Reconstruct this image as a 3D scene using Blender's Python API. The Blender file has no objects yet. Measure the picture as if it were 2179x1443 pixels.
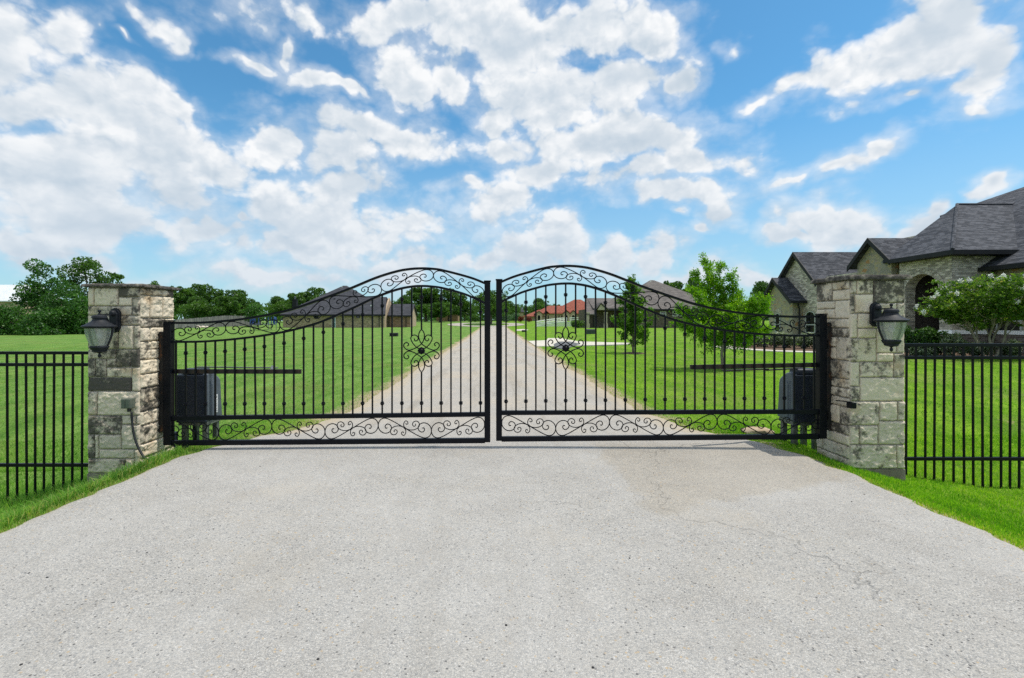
import bpy, math, random
import numpy as np
from mathutils import Vector, noise as mnoise

random.seed(7)
RNG = np.random.default_rng(11)
SC = bpy.context.scene
COL = SC.collection
R = math.radians

# ------------------------------------------------------------------ camera, world, sun, exposure
EYE = 1.45
FPX = 1020.0            # focal length in pixels of the 2179 px wide photograph
CX, CY = 1051.0, 684.0  # vanishing point of the drive
SUN_EL, SUN_AZ = 68.0, -4.0   # azimuth measured from +X towards +Y
EXPOSURE = 0.0
SKY_STRENGTH = 0.13
SUN_STRENGTH = 3.5

cam_d = bpy.data.cameras.new('camera')
cam = bpy.data.objects.new('camera', cam_d)
COL.objects.link(cam)
cam.location = (0, 0, EYE)
cam.rotation_euler = (R(90), 0, 0)
cam_d.sensor_width = 36.0
cam_d.sensor_fit = 'HORIZONTAL'
cam_d.lens = FPX / 2179 * 36.0
cam_d.shift_x = (1089.5 - CX) / 2179
cam_d.shift_y = (CY - 721.5) / 2179
cam_d.clip_start = 0.05
cam_d.clip_end = 6000
SC.camera = cam

SC.view_settings.view_transform = 'Standard'
SC.view_settings.look = 'None'
SC.view_settings.exposure = EXPOSURE
SC.view_settings.gamma = 1.0
SC.view_settings.use_curve_mapping = False
SC.cycles.max_bounces = 6
SC.cycles.diffuse_bounces = 3
SC.cycles.glossy_bounces = 3
SC.cycles.transmission_bounces = 4
SC.cycles.transparent_max_bounces = 8
SC.cycles.use_denoising = False
SC.cycles.caustics_reflective = False
SC.cycles.caustics_refractive = False

sd = bpy.data.lights.new('sun', 'SUN')
sun = bpy.data.objects.new('sun', sd)
COL.objects.link(sun)
sdir = Vector((math.cos(R(SUN_EL)) * math.cos(R(SUN_AZ)), math.cos(R(SUN_EL)) * math.sin(R(SUN_AZ)), math.sin(R(SUN_EL))))
sun.rotation_euler = sdir.to_track_quat('Z', 'Y').to_euler()
sun.location = sdir * 60
sd.energy = SUN_STRENGTH
sd.angle = R(0.5)
sd.color = (1.0, 0.945, 0.85)


class NT:
    """small helper to write node trees"""
    def __init__(self, tree):
        self.t = tree
        self.n = tree.nodes
        self.l = tree.links

    def node(self, typ, **kw):
        nd = self.n.new(typ)
        for k, v in kw.items():
            setattr(nd, k, v)
        return nd

    def put(self, sock, v):
        if v is None:
            return
        if isinstance(v, bpy.types.NodeSocket):
            self.l.new(v, sock)
        else:
            if sock.type == 'RGBA' and hasattr(v, '__len__') and len(v) == 3:
                v = (*v, 1.0)
            sock.default_value = v

    def math(self, op, a, b=None, c=None, clamp=False):
        nd = self.node('ShaderNodeMath', operation=op, use_clamp=clamp)
        for i, v in enumerate((a, b, c)):
            self.put(nd.inputs[i], v)
        return nd.outputs[0]

    def vmath(self, op, a, b=None, c=None, out=0):
        nd = self.node('ShaderNodeVectorMath', operation=op)
        for i, v in enumerate((a, b, c)):
            self.put(nd.inputs[i], v)
        return nd.outputs[out]

    def mix(self, fac, a, b, blend='MIX'):
        nd = self.node('ShaderNodeMix', data_type='RGBA', blend_type=blend)
        self.put(nd.inputs[0], fac)
        self.put(nd.inputs[6], a)
        self.put(nd.inputs[7], b)
        return nd.outputs[2]

    def noise(self, vec, scale, detail=3.0, rough=0.55, dist=0.0, lac=2.0, color=False):
        nd = self.node('ShaderNodeTexNoise')
        self.put(nd.inputs['Vector'], vec)
        nd.inputs['Scale'].default_value = scale
        nd.inputs['Detail'].default_value = detail
        nd.inputs['Roughness'].default_value = rough
        nd.inputs['Distortion'].default_value = dist
        nd.inputs['Lacunarity'].default_value = lac
        return nd.outputs['Color' if color else 'Fac']

    def step(self, v, lo, hi, a=0.0, b=1.0, smooth=True):
        nd = self.node('ShaderNodeMapRange', interpolation_type='SMOOTHSTEP' if smooth else 'LINEAR')
        self.put(nd.inputs['Value'], v)
        nd.inputs['From Min'].default_value = lo
        nd.inputs['From Max'].default_value = hi
        nd.inputs['To Min'].default_value = a
        nd.inputs['To Max'].default_value = b
        return nd.outputs['Result']

    def ramp(self, fac, stops):
        nd = self.node('ShaderNodeValToRGB')
        el = nd.color_ramp.elements
        while len(el) < len(stops):
            el.new(0.5)
        for e, (p, c) in zip(el, stops):
            e.position = p
            e.color = (*c, 1.0)
        self.put(nd.inputs[0], fac)
        return nd.outputs[0]

    def attr(self, name, out='Fac'):
        return self.node('ShaderNodeAttribute', attribute_name=name).outputs[out]

    def coord(self, out='Object'):
        return self.node('ShaderNodeTexCoord').outputs[out]

    def bump(self, h, strength=0.3, dist=0.01):
        nd = self.node('ShaderNodeBump')
        nd.inputs['Strength'].default_value = strength
        nd.inputs['Distance'].default_value = dist
        self.put(nd.inputs['Height'], h)
        return nd.outputs[0]


def pang(px, py):
    dx, dz = px - CX, CY - py
    return math.atan2(dx, FPX), math.atan2(dz, math.hypot(FPX, dx))


# cumulus masses of the sky: photo-estimated direction (px, py), half sizes (px), weight; kept as azimuth and elevation
CLOUDS = [
 (55, 90, 130, 130, 1.0), (165, 80, 75, 70, 1.0), (60, 205, 150, 70, 1.1), (210, 235, 150, 70, 1.1), (335, 225, 90, 50, 1.05), (392, 255, 40, 34, .95),
 (90, 345, 200, 85, 1.1), (290, 335, 170, 75, 1.1), (435, 365, 95, 40, .95), (160, 430, 200, 60, .95), (340, 415, 120, 45, .9), (60, 490, 120, 45, .85),
 (440, 100, 32, 34, .95), (405, 65, 42, 30, .85), (350, 40, 55, 34, .72), (312, 108, 22, 10, .72), (250, 95, 22, 14, .62),
 (603, 100, 28, 42, .95), (560, 150, 50, 20, .85), (650, 170, 50, 26, .85), (720, 188, 70, 20, .9), (500, 30, 60, 40, .6), (640, 20, 60, 40, .72),
 (860, 45, 120, 55, 1.0), (990, 70, 150, 85, 1.1), (848, 160, 62, 75, 1.05), (960, 165, 62, 45, 1.0), (1090, 90, 130, 100, 1.1), (1165, 205, 140, 85, 1.15),
 (1230, 60, 130, 85, 1.1), (1370, 50, 80, 60, .95), (1300, 165, 90, 60, 1.05), (1440, 165, 62, 46, 1.05),
 (590, 322, 66, 48, 1.05), (690, 335, 75, 60, 1.0), (745, 285, 90, 40, 1.05), (855, 310, 115, 42, 1.05),
 (1062, 250, 50, 45, .95), (1090, 310, 90, 45, .95), (1215, 300, 130, 62, 1.1), (1350, 310, 140, 52, 1.0), (1470, 350, 120, 30, .9), (1170, 370, 110, 50, 1.0),
 (1310, 385, 110, 45, .95), (1420, 418, 120, 28, .95), (1495, 405, 45, 24, .95), (1500, 455, 34, 36, .95), (1478, 492, 34, 16, .85), (1420, 457, 22, 10, .85),
 (985, 415, 70, 22, .85), (1075, 440, 110, 40, .9),
 (730, 405, 120, 48, 1.0), (605, 435, 80, 55, 1.05), (690, 465, 130, 65, 1.05), (508, 460, 28, 18, .95), (640, 515, 110, 38, 1.0), (790, 500, 110, 45, .9),
 (440, 490, 90, 45, .95), (400, 465, 60, 34, .85), (520, 525, 55, 24, .85), (890, 490, 130, 40, .78), (700, 545, 120, 26, .8),
 (1190, 498, 75, 52, 1.05), (1125, 535, 100, 42, 1.0), (1285, 530, 90, 40, 1.0), (1390, 545, 70, 36, .95), (1010, 545, 70, 32, .9),
 (900, 565, 140, 32, .8), (600, 585, 240, 30, .7), (350, 595, 70, 26, .75), (190, 520, 150, 45, .75), (70, 530, 80, 26, .8),
 (2010, 60, 190, 95, 1.05), (1900, 125, 170, 70, 1.05), (1730, 185, 90, 34, 1.05), (1655, 206, 45, 18, .95), (2130, 120, 130, 90, 1.05), (2060, 195, 100, 36, .85),
 (1880, 225, 60, 22, .92), (2100, 245, 90, 18, .66), (1780, 362, 72, 26, .85), (1860, 342, 60, 24, .85), (1690, 380, 45, 14, .7), (1570, 72, 24, 24, .66),
 (1640, 492, 60, 22, 1.0), (1700, 468, 62, 36, 1.05), (1772, 460, 95, 46, 1.1), (1740, 436, 46, 26, 1.0), (1860, 485, 60, 30, .75),
 (1960, 472, 65, 40, 1.0), (2000, 442, 44, 22, 1.0), (2145, 398, 50, 24, 1.05), (1500, 592, 100, 36, .9), (1620, 600, 110, 32, .78),
]


def build_world():
    w = bpy.data.worlds.new('World')
    SC.world = w
    w.use_nodes = True
    T = NT(w.node_tree)
    T.n.clear()
    sky = T.node('ShaderNodeTexSky', sky_type='NISHITA')
    sky.sun_disc = False
    sky.sun_elevation = R(SUN_EL)
    sky.sun_rotation = R(90 - SUN_AZ)
    sky.altitude = 200
    sky.air_density = 1.0
    sky.dust_density = 0.6
    sky.ozone_density = 2.2
    d = T.coord('Generated')
    sep = T.node('ShaderNodeSeparateXYZ')
    T.put(sep.inputs[0], d)
    az = T.math('ARCTAN2', sep.outputs[0], sep.outputs[1])
    el = T.math('ARCSINE', sep.outputs[2])
    cmb = T.node('ShaderNodeCombineXYZ')
    T.put(cmb.inputs[0], az)
    T.put(cmb.inputs[1], el)
    P = cmb.outputs[0]
    # warp so that the masses are not elliptical
    wn = T.noise(P, 4.0, 4.0, 0.6, color=True)
    wv = T.vmath('MULTIPLY_ADD', wn, (0.30, 0.20, 0.0), (-0.15, -0.10, 0.0))
    Pw = T.vmath('ADD', P, wv)
    acc = None
    for (px, py, rx, ry, wt) in CLOUDS:
        a0, e0 = pang(px, py)
        a1, _ = pang(px + rx, py)
        _, e1 = pang(px, py - ry)
        ra, re = abs(a1 - a0), abs(e1 - e0)
        q = T.vmath('MULTIPLY_ADD', Pw, (1 / ra, 1 / re, 0), (-a0 / ra, -e0 / re, 0))
        ln = T.vmath('LENGTH', q, out=1)
        f = T.math('MULTIPLY_ADD', ln, -wt / 1.75, wt)
        acc = f if acc is None else T.math('SMOOTH_MAX', acc, f, 0.12)
    acc = T.math('MAXIMUM', acc, -0.25)
    # unseen sky behind and overhead: added cumulus, widened to whiten the ambient light
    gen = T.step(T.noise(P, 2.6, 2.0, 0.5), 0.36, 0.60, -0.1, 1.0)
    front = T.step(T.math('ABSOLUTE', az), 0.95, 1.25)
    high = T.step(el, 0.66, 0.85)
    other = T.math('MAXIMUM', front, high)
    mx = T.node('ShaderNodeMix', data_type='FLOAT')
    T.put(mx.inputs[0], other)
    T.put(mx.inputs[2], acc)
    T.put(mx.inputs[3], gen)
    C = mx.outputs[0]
    Ps = T.vmath('MULTIPLY', P, (1.0, 1.3, 1.0))

    def billow(vec, det):
        n_ = T.noise(vec, 4.6, det, 0.60, 0.1)
        v_ = T.node('ShaderNodeTexVoronoi', voronoi_dimensions='2D', feature='F1')
        T.put(v_.inputs['Vector'], vec)
        v_.inputs['Scale'].default_value = 11.0
        v_.inputs['Detail'].default_value = 3.0
        v_.inputs['Roughness'].default_value = 0.55
        v_.inputs['Randomness'].default_value = 1.0
        # bubbles: high in the middle of every cell
        b_ = T.math('MULTIPLY_ADD', v_.outputs['Distance'], -0.36, 0.26)
        return T.math('ADD', T.math('MULTIPLY_ADD', n_, 1.3, -0.65), b_)
    wob = T.vmath('MULTIPLY_ADD', T.noise(Ps, 22.0, 3.0, 0.6, color=True), (0.030, 0.030, 0.0), (-0.015, -0.015, 0.0))
    Pq = T.vmath('ADD', Ps, wob)
    b1 = billow(Pq, 9.0)
    b2 = billow(T.vmath('ADD', Pq, (0.006, 0.021, 0.0)), 6.0)
    dens = T.math('ADD', b1, C)
    alpha = T.step(dens, 0.27, 0.62)
    # thin torn veil in places round the masses
    nv = T.noise(T.vmath('MULTIPLY', P, (1.0, 2.0, 1.0)), 4.0, 7.0, 0.62, 0.4)
    veil = T.math('MULTIPLY', T.step(T.math('ADD', dens, T.math('MULTIPLY_ADD', nv, 1.6, -0.8)), -0.12, 0.75), T.step(el, 0.05, 0.4, 0.72, 0.5))
    alpha = T.math('MAXIMUM', alpha, veil)
    # shading: billow relief lit from above, thick bases greyer
    rel = T.math('MULTIPLY_ADD', T.math('SUBTRACT', b1, b2), 2.3, 0.70, clamp=True)
    n3 = T.noise(T.vmath('MULTIPLY', P, (1.0, 2.0, 1.0)), 4.6, 5.0, 0.55)
    thick = T.step(T.math('MULTIPLY_ADD', T.math('SUBTRACT', n3, 0.5), 2.2, C), 0.45, 1.2)
    lit = T.math('MULTIPLY', rel, T.math('MULTIPLY_ADD', thick, -0.72, 1.0), clamp=True)
    ccol = T.mix(lit, (4.15, 4.9, 5.65), (7.4, 7.5, 7.6))
    # far clouds low over the horizon are dimmer and bluer with the air before them
    low = T.step(el, 0.0, 0.34, 1.0, 0.0)
    ccol = T.mix(T.math('MULTIPLY', low, 0.62), ccol, (4.25, 5.1, 5.95))
    tint = T.mix(1.0, sky.outputs[0], (0.62, 1.17, 1.28), 'MULTIPLY')
    hz = T.step(el, -0.02, 0.42, 1.0, 0.0)
    tint = T.mix(T.math('MULTIPLY', hz, 0.62), tint, (3.7, 4.7, 5.7))
    # added cloud above the view, brightened to lift the ambient light
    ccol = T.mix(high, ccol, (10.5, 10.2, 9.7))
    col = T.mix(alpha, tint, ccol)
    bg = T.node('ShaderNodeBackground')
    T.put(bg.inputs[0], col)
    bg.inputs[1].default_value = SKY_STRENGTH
    out = T.node('ShaderNodeOutputWorld')
    T.l.new(bg.outputs[0], out.inputs[0])


build_world()


# ------------------------------------------------------------------ materials
def pmat(name, color=None, rough=0.6, metal=0.0, spec=0.5):
    m = bpy.data.materials.new(name)
    m.use_nodes = True
    T = NT(m.node_tree)
    b = T.n['Principled BSDF']
    if color is not None:
        b.inputs['Base Color'].default_value = (*color, 1)
    b.inputs['Roughness'].default_value = rough
    b.inputs['Metallic'].default_value = metal
    b.inputs['Specular IOR Level'].default_value = spec
    return m, T, b


M = {}


def simple(name, c1, c2, rough=0.6, scale=8.0, spec=0.4, bump=0.0, bscale=60.0, metal=0.0, detail=4.0):
    m, T, b = pmat(name, c1, rough, metal, spec)
    co = T.coord()
    n = T.noise(co, scale, detail, 0.6)
    T.put(b.inputs['Base Color'], T.mix(T.step(n, 0.3, 0.7), c1, c2))
    if bump:
        T.put(b.inputs['Normal'], T.bump(T.noise(co, bscale, 4.0, 0.6), bump, 0.01))
    M[name] = m
    return m


simple('black_paint', (0.0035, 0.004, 0.0065), (0.006, 0.007, 0.011), 0.38, 30.0, 0.15, 0.12, 160)
simple('lantern_paint', (0.010, 0.012, 0.017), (0.018, 0.021, 0.027), 0.55, 25.0, 0.28, 0.15, 260)
simple('dark_trim', (0.013, 0.014, 0.016), (0.02, 0.021, 0.023), 0.6, 3.0, 0.25)
simple('white_trim', (0.74, 0.74, 0.71), (0.8, 0.8, 0.77), 0.5, 6.0)
simple('tan_trim', (0.42, 0.36, 0.27), (0.5, 0.43, 0.33), 0.8, 4.0, 0.2)
simple('concrete', (0.50, 0.46, 0.39), (0.60, 0.56, 0.48), 0.85, 1.2, 0.2, 0.2, 40)
simple('asphalt_patch', (0.10, 0.105, 0.11), (0.15, 0.155, 0.16), 0.9, 2.0, 0.2, 0.3, 60)
simple('foundation', (0.17, 0.14, 0.11), (0.27, 0.24, 0.2), 0.9, 6.0, 0.2, 0.3, 50)
simple('opener_plastic', (0.014, 0.021, 0.036), (0.026, 0.036, 0.056), 0.45, 9.0, 0.3, 0.08, 200)
simple('opener_grey', (0.075, 0.095, 0.12), (0.10, 0.125, 0.155), 0.5, 9.0, 0.4, 0.08, 200)
simple('galvanised', (0.10, 0.11, 0.11), (0.17, 0.18, 0.17), 0.55, 12.0, 0.5, 0.1, 80, 0.3)
simple('sticker_white', (0.62, 0.64, 0.66), (0.7, 0.72, 0.74), 0.5, 20)
simple('sticker_ink', (0.12, 0.13, 0.15), (0.2, 0.2, 0.22), 0.5, 20)
simple('box_grey', (0.085, 0.105, 0.085), (0.12, 0.14, 0.11), 0.4, 20)
simple('conduit_grey', (0.012, 0.013, 0.016), (0.02, 0.021, 0.024), 0.5, 20)
simple('green_box', (0.03, 0.05, 0.04), (0.045, 0.065, 0.052), 0.5, 4)
simple('bark', (0.085, 0.068, 0.05), (0.17, 0.145, 0.115), 0.9, 14.0, 0.2, 0.6, 40)
simple('pale_bark', (0.17, 0.145, 0.115), (0.28, 0.25, 0.2), 0.85, 14.0, 0.2, 0.4, 40)
simple('mulch', (0.05, 0.03, 0.02), (0.2, 0.14, 0.1), 0.95, 30.0, 0.1, 0.8, 60)
simple('rock_tan', (0.42, 0.31, 0.2), (0.55, 0.45, 0.33), 0.9, 9.0, 0.2, 0.5, 40)
simple('rock_pale', (0.6, 0.5, 0.42), (0.72, 0.63, 0.55), 0.9, 5.0, 0.2)
simple('dirt', (0.28, 0.22, 0.14), (0.42, 0.35, 0.23), 0.95, 3.0, 0.1, 0.4, 40)
simple('metal_roof', (0.62, 0.64, 0.66), (0.7, 0.72, 0.74), 0.35, 0.6)
simple('blue_net', (0.02, 0.05, 0.16), (0.03, 0.08, 0.24), 0.7, 4)
simple('steel_tube', (0.16, 0.17, 0.18), (0.24, 0.25, 0.26), 0.4, 10, metal=0.5)
simple('dark_net', (0.015, 0.015, 0.018), (0.02, 0.02, 0.025), 0.7, 4)
simple('black_stone', (0.02, 0.02, 0.022), (0.04, 0.04, 0.042), 0.8, 30)
simple('door_wood', (0.03, 0.018, 0.011), (0.05, 0.03, 0.018), 0.5, 12)
simple('window_frame', (0.40, 0.42, 0.38), (0.46, 0.48, 0.44), 0.5, 6)
simple('flower_white', (0.8, 0.8, 0.74), (0.86, 0.86, 0.82), 0.7, 30)
simple('interior_dark', (0.02, 0.018, 0.016), (0.035, 0.03, 0.026), 0.9, 3)
simple('garage_cream', (0.55, 0.43, 0.3), (0.6, 0.48, 0.34), 0.7, 3)
simple('tan_stucco', (0.40, 0.30, 0.21), (0.47, 0.36, 0.26), 0.85, 2)

# rusty steel
m, T, b = pmat('rusty_steel', (0.02, 0.018, 0.016), 0.7, 0.0, 0.4)
co = T.coord()
n = T.noise(T.vmath('MULTIPLY', co, (1, 1, 0.35)), 16.0, 6.0, 0.65)
T.put(b.inputs['Base Color'], T.mix(T.step(n, 0.53, 0.66), (0.014, 0.013, 0.013), (0.12, 0.048, 0.016)))
T.put(b.inputs['Normal'], T.bump(n, 0.4, 0.006))
M['rusty_steel'] = m

m, T, b = pmat('brown_steel', (0.03, 0.02, 0.015), 0.55, 0.0, 0.4)
n = T.noise(T.coord(), 9.0, 5.0, 0.65)
T.put(b.inputs['Base Color'], T.mix(T.step(n, 0.4, 0.7), (0.018, 0.013, 0.011), (0.055, 0.03, 0.018)))
M['brown_steel'] = m

# window glass: dark with clear reflections of what stands outside
m, T, b = pmat('window_glass', (0.008, 0.011, 0.01), 0.04, 0.0, 0.9)
M['window_glass'] = m
m, T, b = pmat('teal_glass', (0.06, 0.16, 0.16), 0.08, 0.0, 0.9)
M['teal_glass'] = m

# lantern glass, frosted and seeded
m = bpy.data.materials.new('frosted_glass')
m.use_nodes = True
T = NT(m.node_tree)
T.n.clear()
co = T.coord()
bm_ = T.bump(T.noise(co, 70.0, 2.0), 0.06, 0.003)
df = T.node('ShaderNodeBsdfDiffuse'); df.inputs[0].default_value = (0.5, 0.54, 0.5, 1)
tl = T.node('ShaderNodeBsdfTranslucent'); tl.inputs[0].default_value = (0.72, 0.76, 0.72, 1)
tp = T.node('ShaderNodeBsdfTransparent'); tp.inputs[0].default_value = (0.9, 0.93, 0.91, 1)
gl = T.node('ShaderNodeBsdfGlossy'); gl.inputs[0].default_value = (1, 1, 1, 1); gl.inputs['Roughness'].default_value = 0.12
for s in (df, tl, gl):
    T.put(s.inputs['Normal'], bm_)
a1 = T.node('ShaderNodeMixShader'); a1.inputs[0].default_value = 0.55
T.l.new(df.outputs[0], a1.inputs[1]); T.l.new(tl.outputs[0], a1.inputs[2])
a2 = T.node('ShaderNodeMixShader'); a2.inputs[0].default_value = 0.48
T.l.new(a1.outputs[0], a2.inputs[1]); T.l.new(tp.outputs[0], a2.inputs[2])
a3 = T.node('ShaderNodeMixShader'); a3.inputs[0].default_value = 0.07
T.l.new(a2.outputs[0], a3.inputs[1]); T.l.new(gl.outputs[0], a3.inputs[2])
o_ = T.node('ShaderNodeOutputMaterial'); T.l.new(a3.outputs[0], o_.inputs[0])
M['frosted_glass'] = m


# limestone of the gate pillars: tone per block (attribute), lichen stains (attribute broken up by noise)
def limestone():
    m, T, b = pmat('limestone', (0.4, 0.37, 0.3), 0.9, 0.0, 0.15)
    co = T.coord()
    tone = T.attr('tone')
    stain = T.attr('stain')
    n1 = T.noise(co, 7.0, 6.0, 0.65)
    n2 = T.noise(co, 38.0, 6.0, 0.7)
    n3 = T.noise(co, 3.0, 3.0, 0.5)
    base = T.ramp(T.math('MULTIPLY_ADD', T.math('SUBTRACT', n1, 0.5), 0.7, tone),
                  [(0.0, (0.39, 0.345, 0.275)), (0.35, (0.57, 0.50, 0.40)), (0.7, (0.75, 0.65, 0.505)), (1.0, (0.82, 0.71, 0.535))])
    rustm = T.math('MULTIPLY', T.step(n3, 0.55, 0.72), 0.6)
    base = T.mix(rustm, base, (0.45, 0.30, 0.15))
    sm = T.math('MULTIPLY_ADD', T.math('SUBTRACT', n1, 0.5), 1.7, stain)
    sm = T.math('MULTIPLY_ADD', T.math('SUBTRACT', n2, 0.5), 0.75, sm)
    mask = T.step(sm, 0.40, 0.76)
    base = T.mix(T.math('MULTIPLY', mask, 0.88), base, (0.035, 0.034, 0.034))
    T.put(b.inputs['Base Color'], base)
    h = T.math('MULTIPLY_ADD', n2, 0.5, T.noise(co, 90.0, 4.0, 0.7))
    T.put(b.inputs['Normal'], T.bump(h, 0.7, 0.008))
    M['limestone'] = m


limestone()
simple('mortar', (0.30, 0.275, 0.23), (0.42, 0.38, 0.31), 0.95, 20.0, 0.1, 0.5, 90)

m, T, b = pmat('cap_stone', (0.2, 0.18, 0.15), 0.95, 0, 0.15)
co = T.coord()
n = T.noise(co, 12.0, 7.0, 0.7)
T.put(b.inputs['Base Color'], T.ramp(n, [(0.35, (0.03, 0.03, 0.03)), (0.52, (0.10, 0.09, 0.08)), (0.68, (0.30, 0.27, 0.22))]))
T.put(b.inputs['Normal'], T.bump(T.noise(co, 60.0, 6.0, 0.7), 0.8, 0.012))
M['cap_stone'] = m


# house masonry, laid out in the walls' own UV metres
def masonry(name, c1, c2, mortar, bw=0.21, rh=0.075, ms=0.007, var=0.5, bump=0.4):
    m, T, b = pmat(name, c1, 0.9, 0, 0.15)
    uv = T.coord('UV')
    nd = T.node('ShaderNodeTexBrick')
    T.put(nd.inputs['Vector'], uv)
    nd.inputs['Color1'].default_value = (0, 0, 0, 1)
    nd.inputs['Color2'].default_value = (1, 1, 1, 1)
    nd.inputs['Mortar'].default_value = (0.5, 0.5, 0.5, 1)
    nd.inputs['Scale'].default_value = 1.0
    nd.inputs['Mortar Size'].default_value = ms
    nd.inputs['Brick Width'].default_value = bw
    nd.inputs['Row Height'].default_value = rh
    n = T.noise(uv, 1.5, 5.0, 0.65)
    t = T.math('MULTIPLY_ADD', T.math('SUBTRACT', n, 0.5), var * 2, nd.outputs['Color'])
    c = T.mix(T.step(t, 0.0, 1.0), c1, c2)
    c = T.mix(nd.outputs['Fac'], c, mortar)
    T.put(b.inputs['Base Color'], c)
    h = T.math('MULTIPLY_ADD', nd.outputs['Fac'], -1.0, T.math('MULTIPLY', T.noise(uv, 25.0, 3.0), 0.5))
    T.put(b.inputs['Normal'], T.bump(h, bump, 0.012))
    M[name] = m


masonry('pale_brick', (0.28, 0.25, 0.205), (0.70, 0.63, 0.52), (0.42, 0.39, 0.33), 0.23, 0.085, 0.009, 0.7, 0.7)
masonry('base_brick', (0.11, 0.085, 0.07), (0.22, 0.19, 0.16), (0.25, 0.23, 0.21))
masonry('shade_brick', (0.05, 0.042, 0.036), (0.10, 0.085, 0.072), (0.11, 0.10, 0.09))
masonry('tan_brick', (0.25, 0.185, 0.115), (0.46, 0.36, 0.235), (0.33, 0.28, 0.2), 0.3, 0.11)
masonry('brown_brick', (0.21, 0.115, 0.072), (0.35, 0.215, 0.145), (0.26, 0.2, 0.15), 0.3, 0.11)
masonry('taupe_brick', (0.085, 0.066, 0.05), (0.16, 0.128, 0.1), (0.16, 0.14, 0.12), 0.3, 0.11)


def rubble():
    m, T, b = pmat('rubble_stone', (0.4, 0.34, 0.2), 0.9, 0, 0.15)
    uv = T.vmath('MULTIPLY', T.coord('UV'), (1.0, 1.45, 1.0))
    uvw = T.vmath('ADD', uv, T.vmath('MULTIPLY', T.noise(uv, 3.0, 2.0, color=True), (0.25, 0.25, 0.0)))
    v1 = T.node('ShaderNodeTexVoronoi', feature='F1'); T.put(v1.inputs['Vector'], uvw); v1.inputs['Scale'].default_value = 4.2
    v2 = T.node('ShaderNodeTexVoronoi', feature='DISTANCE_TO_EDGE'); T.put(v2.inputs['Vector'], uvw); v2.inputs['Scale'].default_value = 4.2
    sp = T.node('ShaderNodeSeparateColor'); T.put(sp.inputs[0], v1.outputs['Color'])
    c = T.ramp(sp.outputs[0], [(0.0, (0.26, 0.25, 0.2)), (0.3, (0.38, 0.35, 0.25)), (0.6, (0.45, 0.37, 0.2)), (0.85, (0.36, 0.34, 0.28)), (1.0, (0.42, 0.24, 0.1))])
    edge = T.step(v2.outputs['Distance'], 0.015, 0.05)
    c = T.mix(edge, (0.38, 0.36, 0.3), c)
    c = T.mix(T.math('MULTIPLY', T.step(T.noise(uv, 14.0, 4.0), 0.4, 0.7), 0.4), c, (0.2, 0.19, 0.16))
    T.put(b.inputs['Base Color'], c)
    T.put(b.inputs['Normal'], T.bump(T.math('ADD', edge, T.noise(uv, 18.0, 3.0)), 0.5, 0.02))
    M['rubble_stone'] = m


rubble()


def shingle(name, c1, c2, w=0.33, h=0.14, rough=0.85):
    m, T, b = pmat(name, c1, rough, 0, 0.25)
    uv = T.coord('UV')
    nd = T.node('ShaderNodeTexBrick')
    T.put(nd.inputs['Vector'], uv)
    nd.inputs['Color1'].default_value = (0, 0, 0, 1)
    nd.inputs['Color2'].default_value = (1, 1, 1, 1)
    nd.inputs['Mortar'].default_value = (0, 0, 0, 1)
    nd.inputs['Scale'].default_value = 1.0
    nd.inputs['Mortar Size'].default_value = 0.006
    nd.inputs['Brick Width'].default_value = w
    nd.inputs['Row Height'].default_value = h
    n = T.noise(T.vmath('MULTIPLY', uv, (1.0, 2.4, 1.0)), 3.2, 5.0, 0.7)
    t = T.math('MULTIPLY_ADD', T.math('SUBTRACT', n, 0.5), 1.3, T.math('MULTIPLY_ADD', nd.outputs['Color'], 0.75, 0.12))
    c = T.mix(T.step(t, 0.1, 0.95), c1, c2)
    c = T.mix(T.math('MULTIPLY', nd.outputs['Fac'], 0.75), c, tuple(x * 0.35 for x in c1))
    T.put(b.inputs['Base Color'], c)
    T.put(b.inputs['Normal'], T.bump(T.math('MULTIPLY_ADD', nd.outputs['Fac'], -1.0, n), 0.5, 0.012))
    M[name] = m


shingle('slate_shingle', (0.032, 0.036, 0.046), (0.10, 0.105, 0.122), 0.26, 0.115)
shingle('dark_shingle', (0.036, 0.038, 0.046), (0.062, 0.064, 0.076), 0.6, 0.25)
shingle('brown_grey_shingle', (0.105, 0.094, 0.088), (0.17, 0.152, 0.142), 0.6, 0.25)
shingle('red_tile', (0.20, 0.055, 0.034), (0.29, 0.092, 0.058), 0.4, 0.4)

# weathered board fence
m, T, b = pmat('fence_wood', (0.2, 0.19, 0.18), 0.9, 0, 0.1)
co = T.coord()
n = T.noise(T.vmath('MULTIPLY', co, (4.0, 1.0, 0.25)), 2.2, 4.0, 0.6)
T.put(b.inputs['Base Color'], T.mix(T.step(n, 0.3, 0.7), (0.12, 0.12, 0.125), (0.27, 0.26, 0.25)))
M['fence_wood'] = m


# foliage: tone attribute per leaf picks the colour, light passes through the leaves
def leaf(name, stops, trans=0.35, spec=0.35, rough=0.45):
    m = bpy.data.materials.new(name)
    m.use_nodes = True
    T = NT(m.node_tree)
    b = T.n['Principled BSDF']
    b.inputs['Roughness'].default_value = rough
    b.inputs['Specular IOR Level'].default_value = spec
    c = T.ramp(T.attr('tone'), stops)
    T.put(b.inputs['Base Color'], c)
    tl = T.node('ShaderNodeBsdfTranslucent')
    T.put(tl.inputs[0], T.mix(1.0, c, (1.25, 1.35, 0.6), 'MULTIPLY'))
    mx = T.node('ShaderNodeMixShader')
    mx.inputs[0].default_value = trans
    T.l.new(b.outputs[0], mx.inputs[1])
    T.l.new(tl.outputs[0], mx.inputs[2])
    T.l.new(mx.outputs[0], T.n['Material Output'].inputs[0])
    M[name] = m


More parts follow.
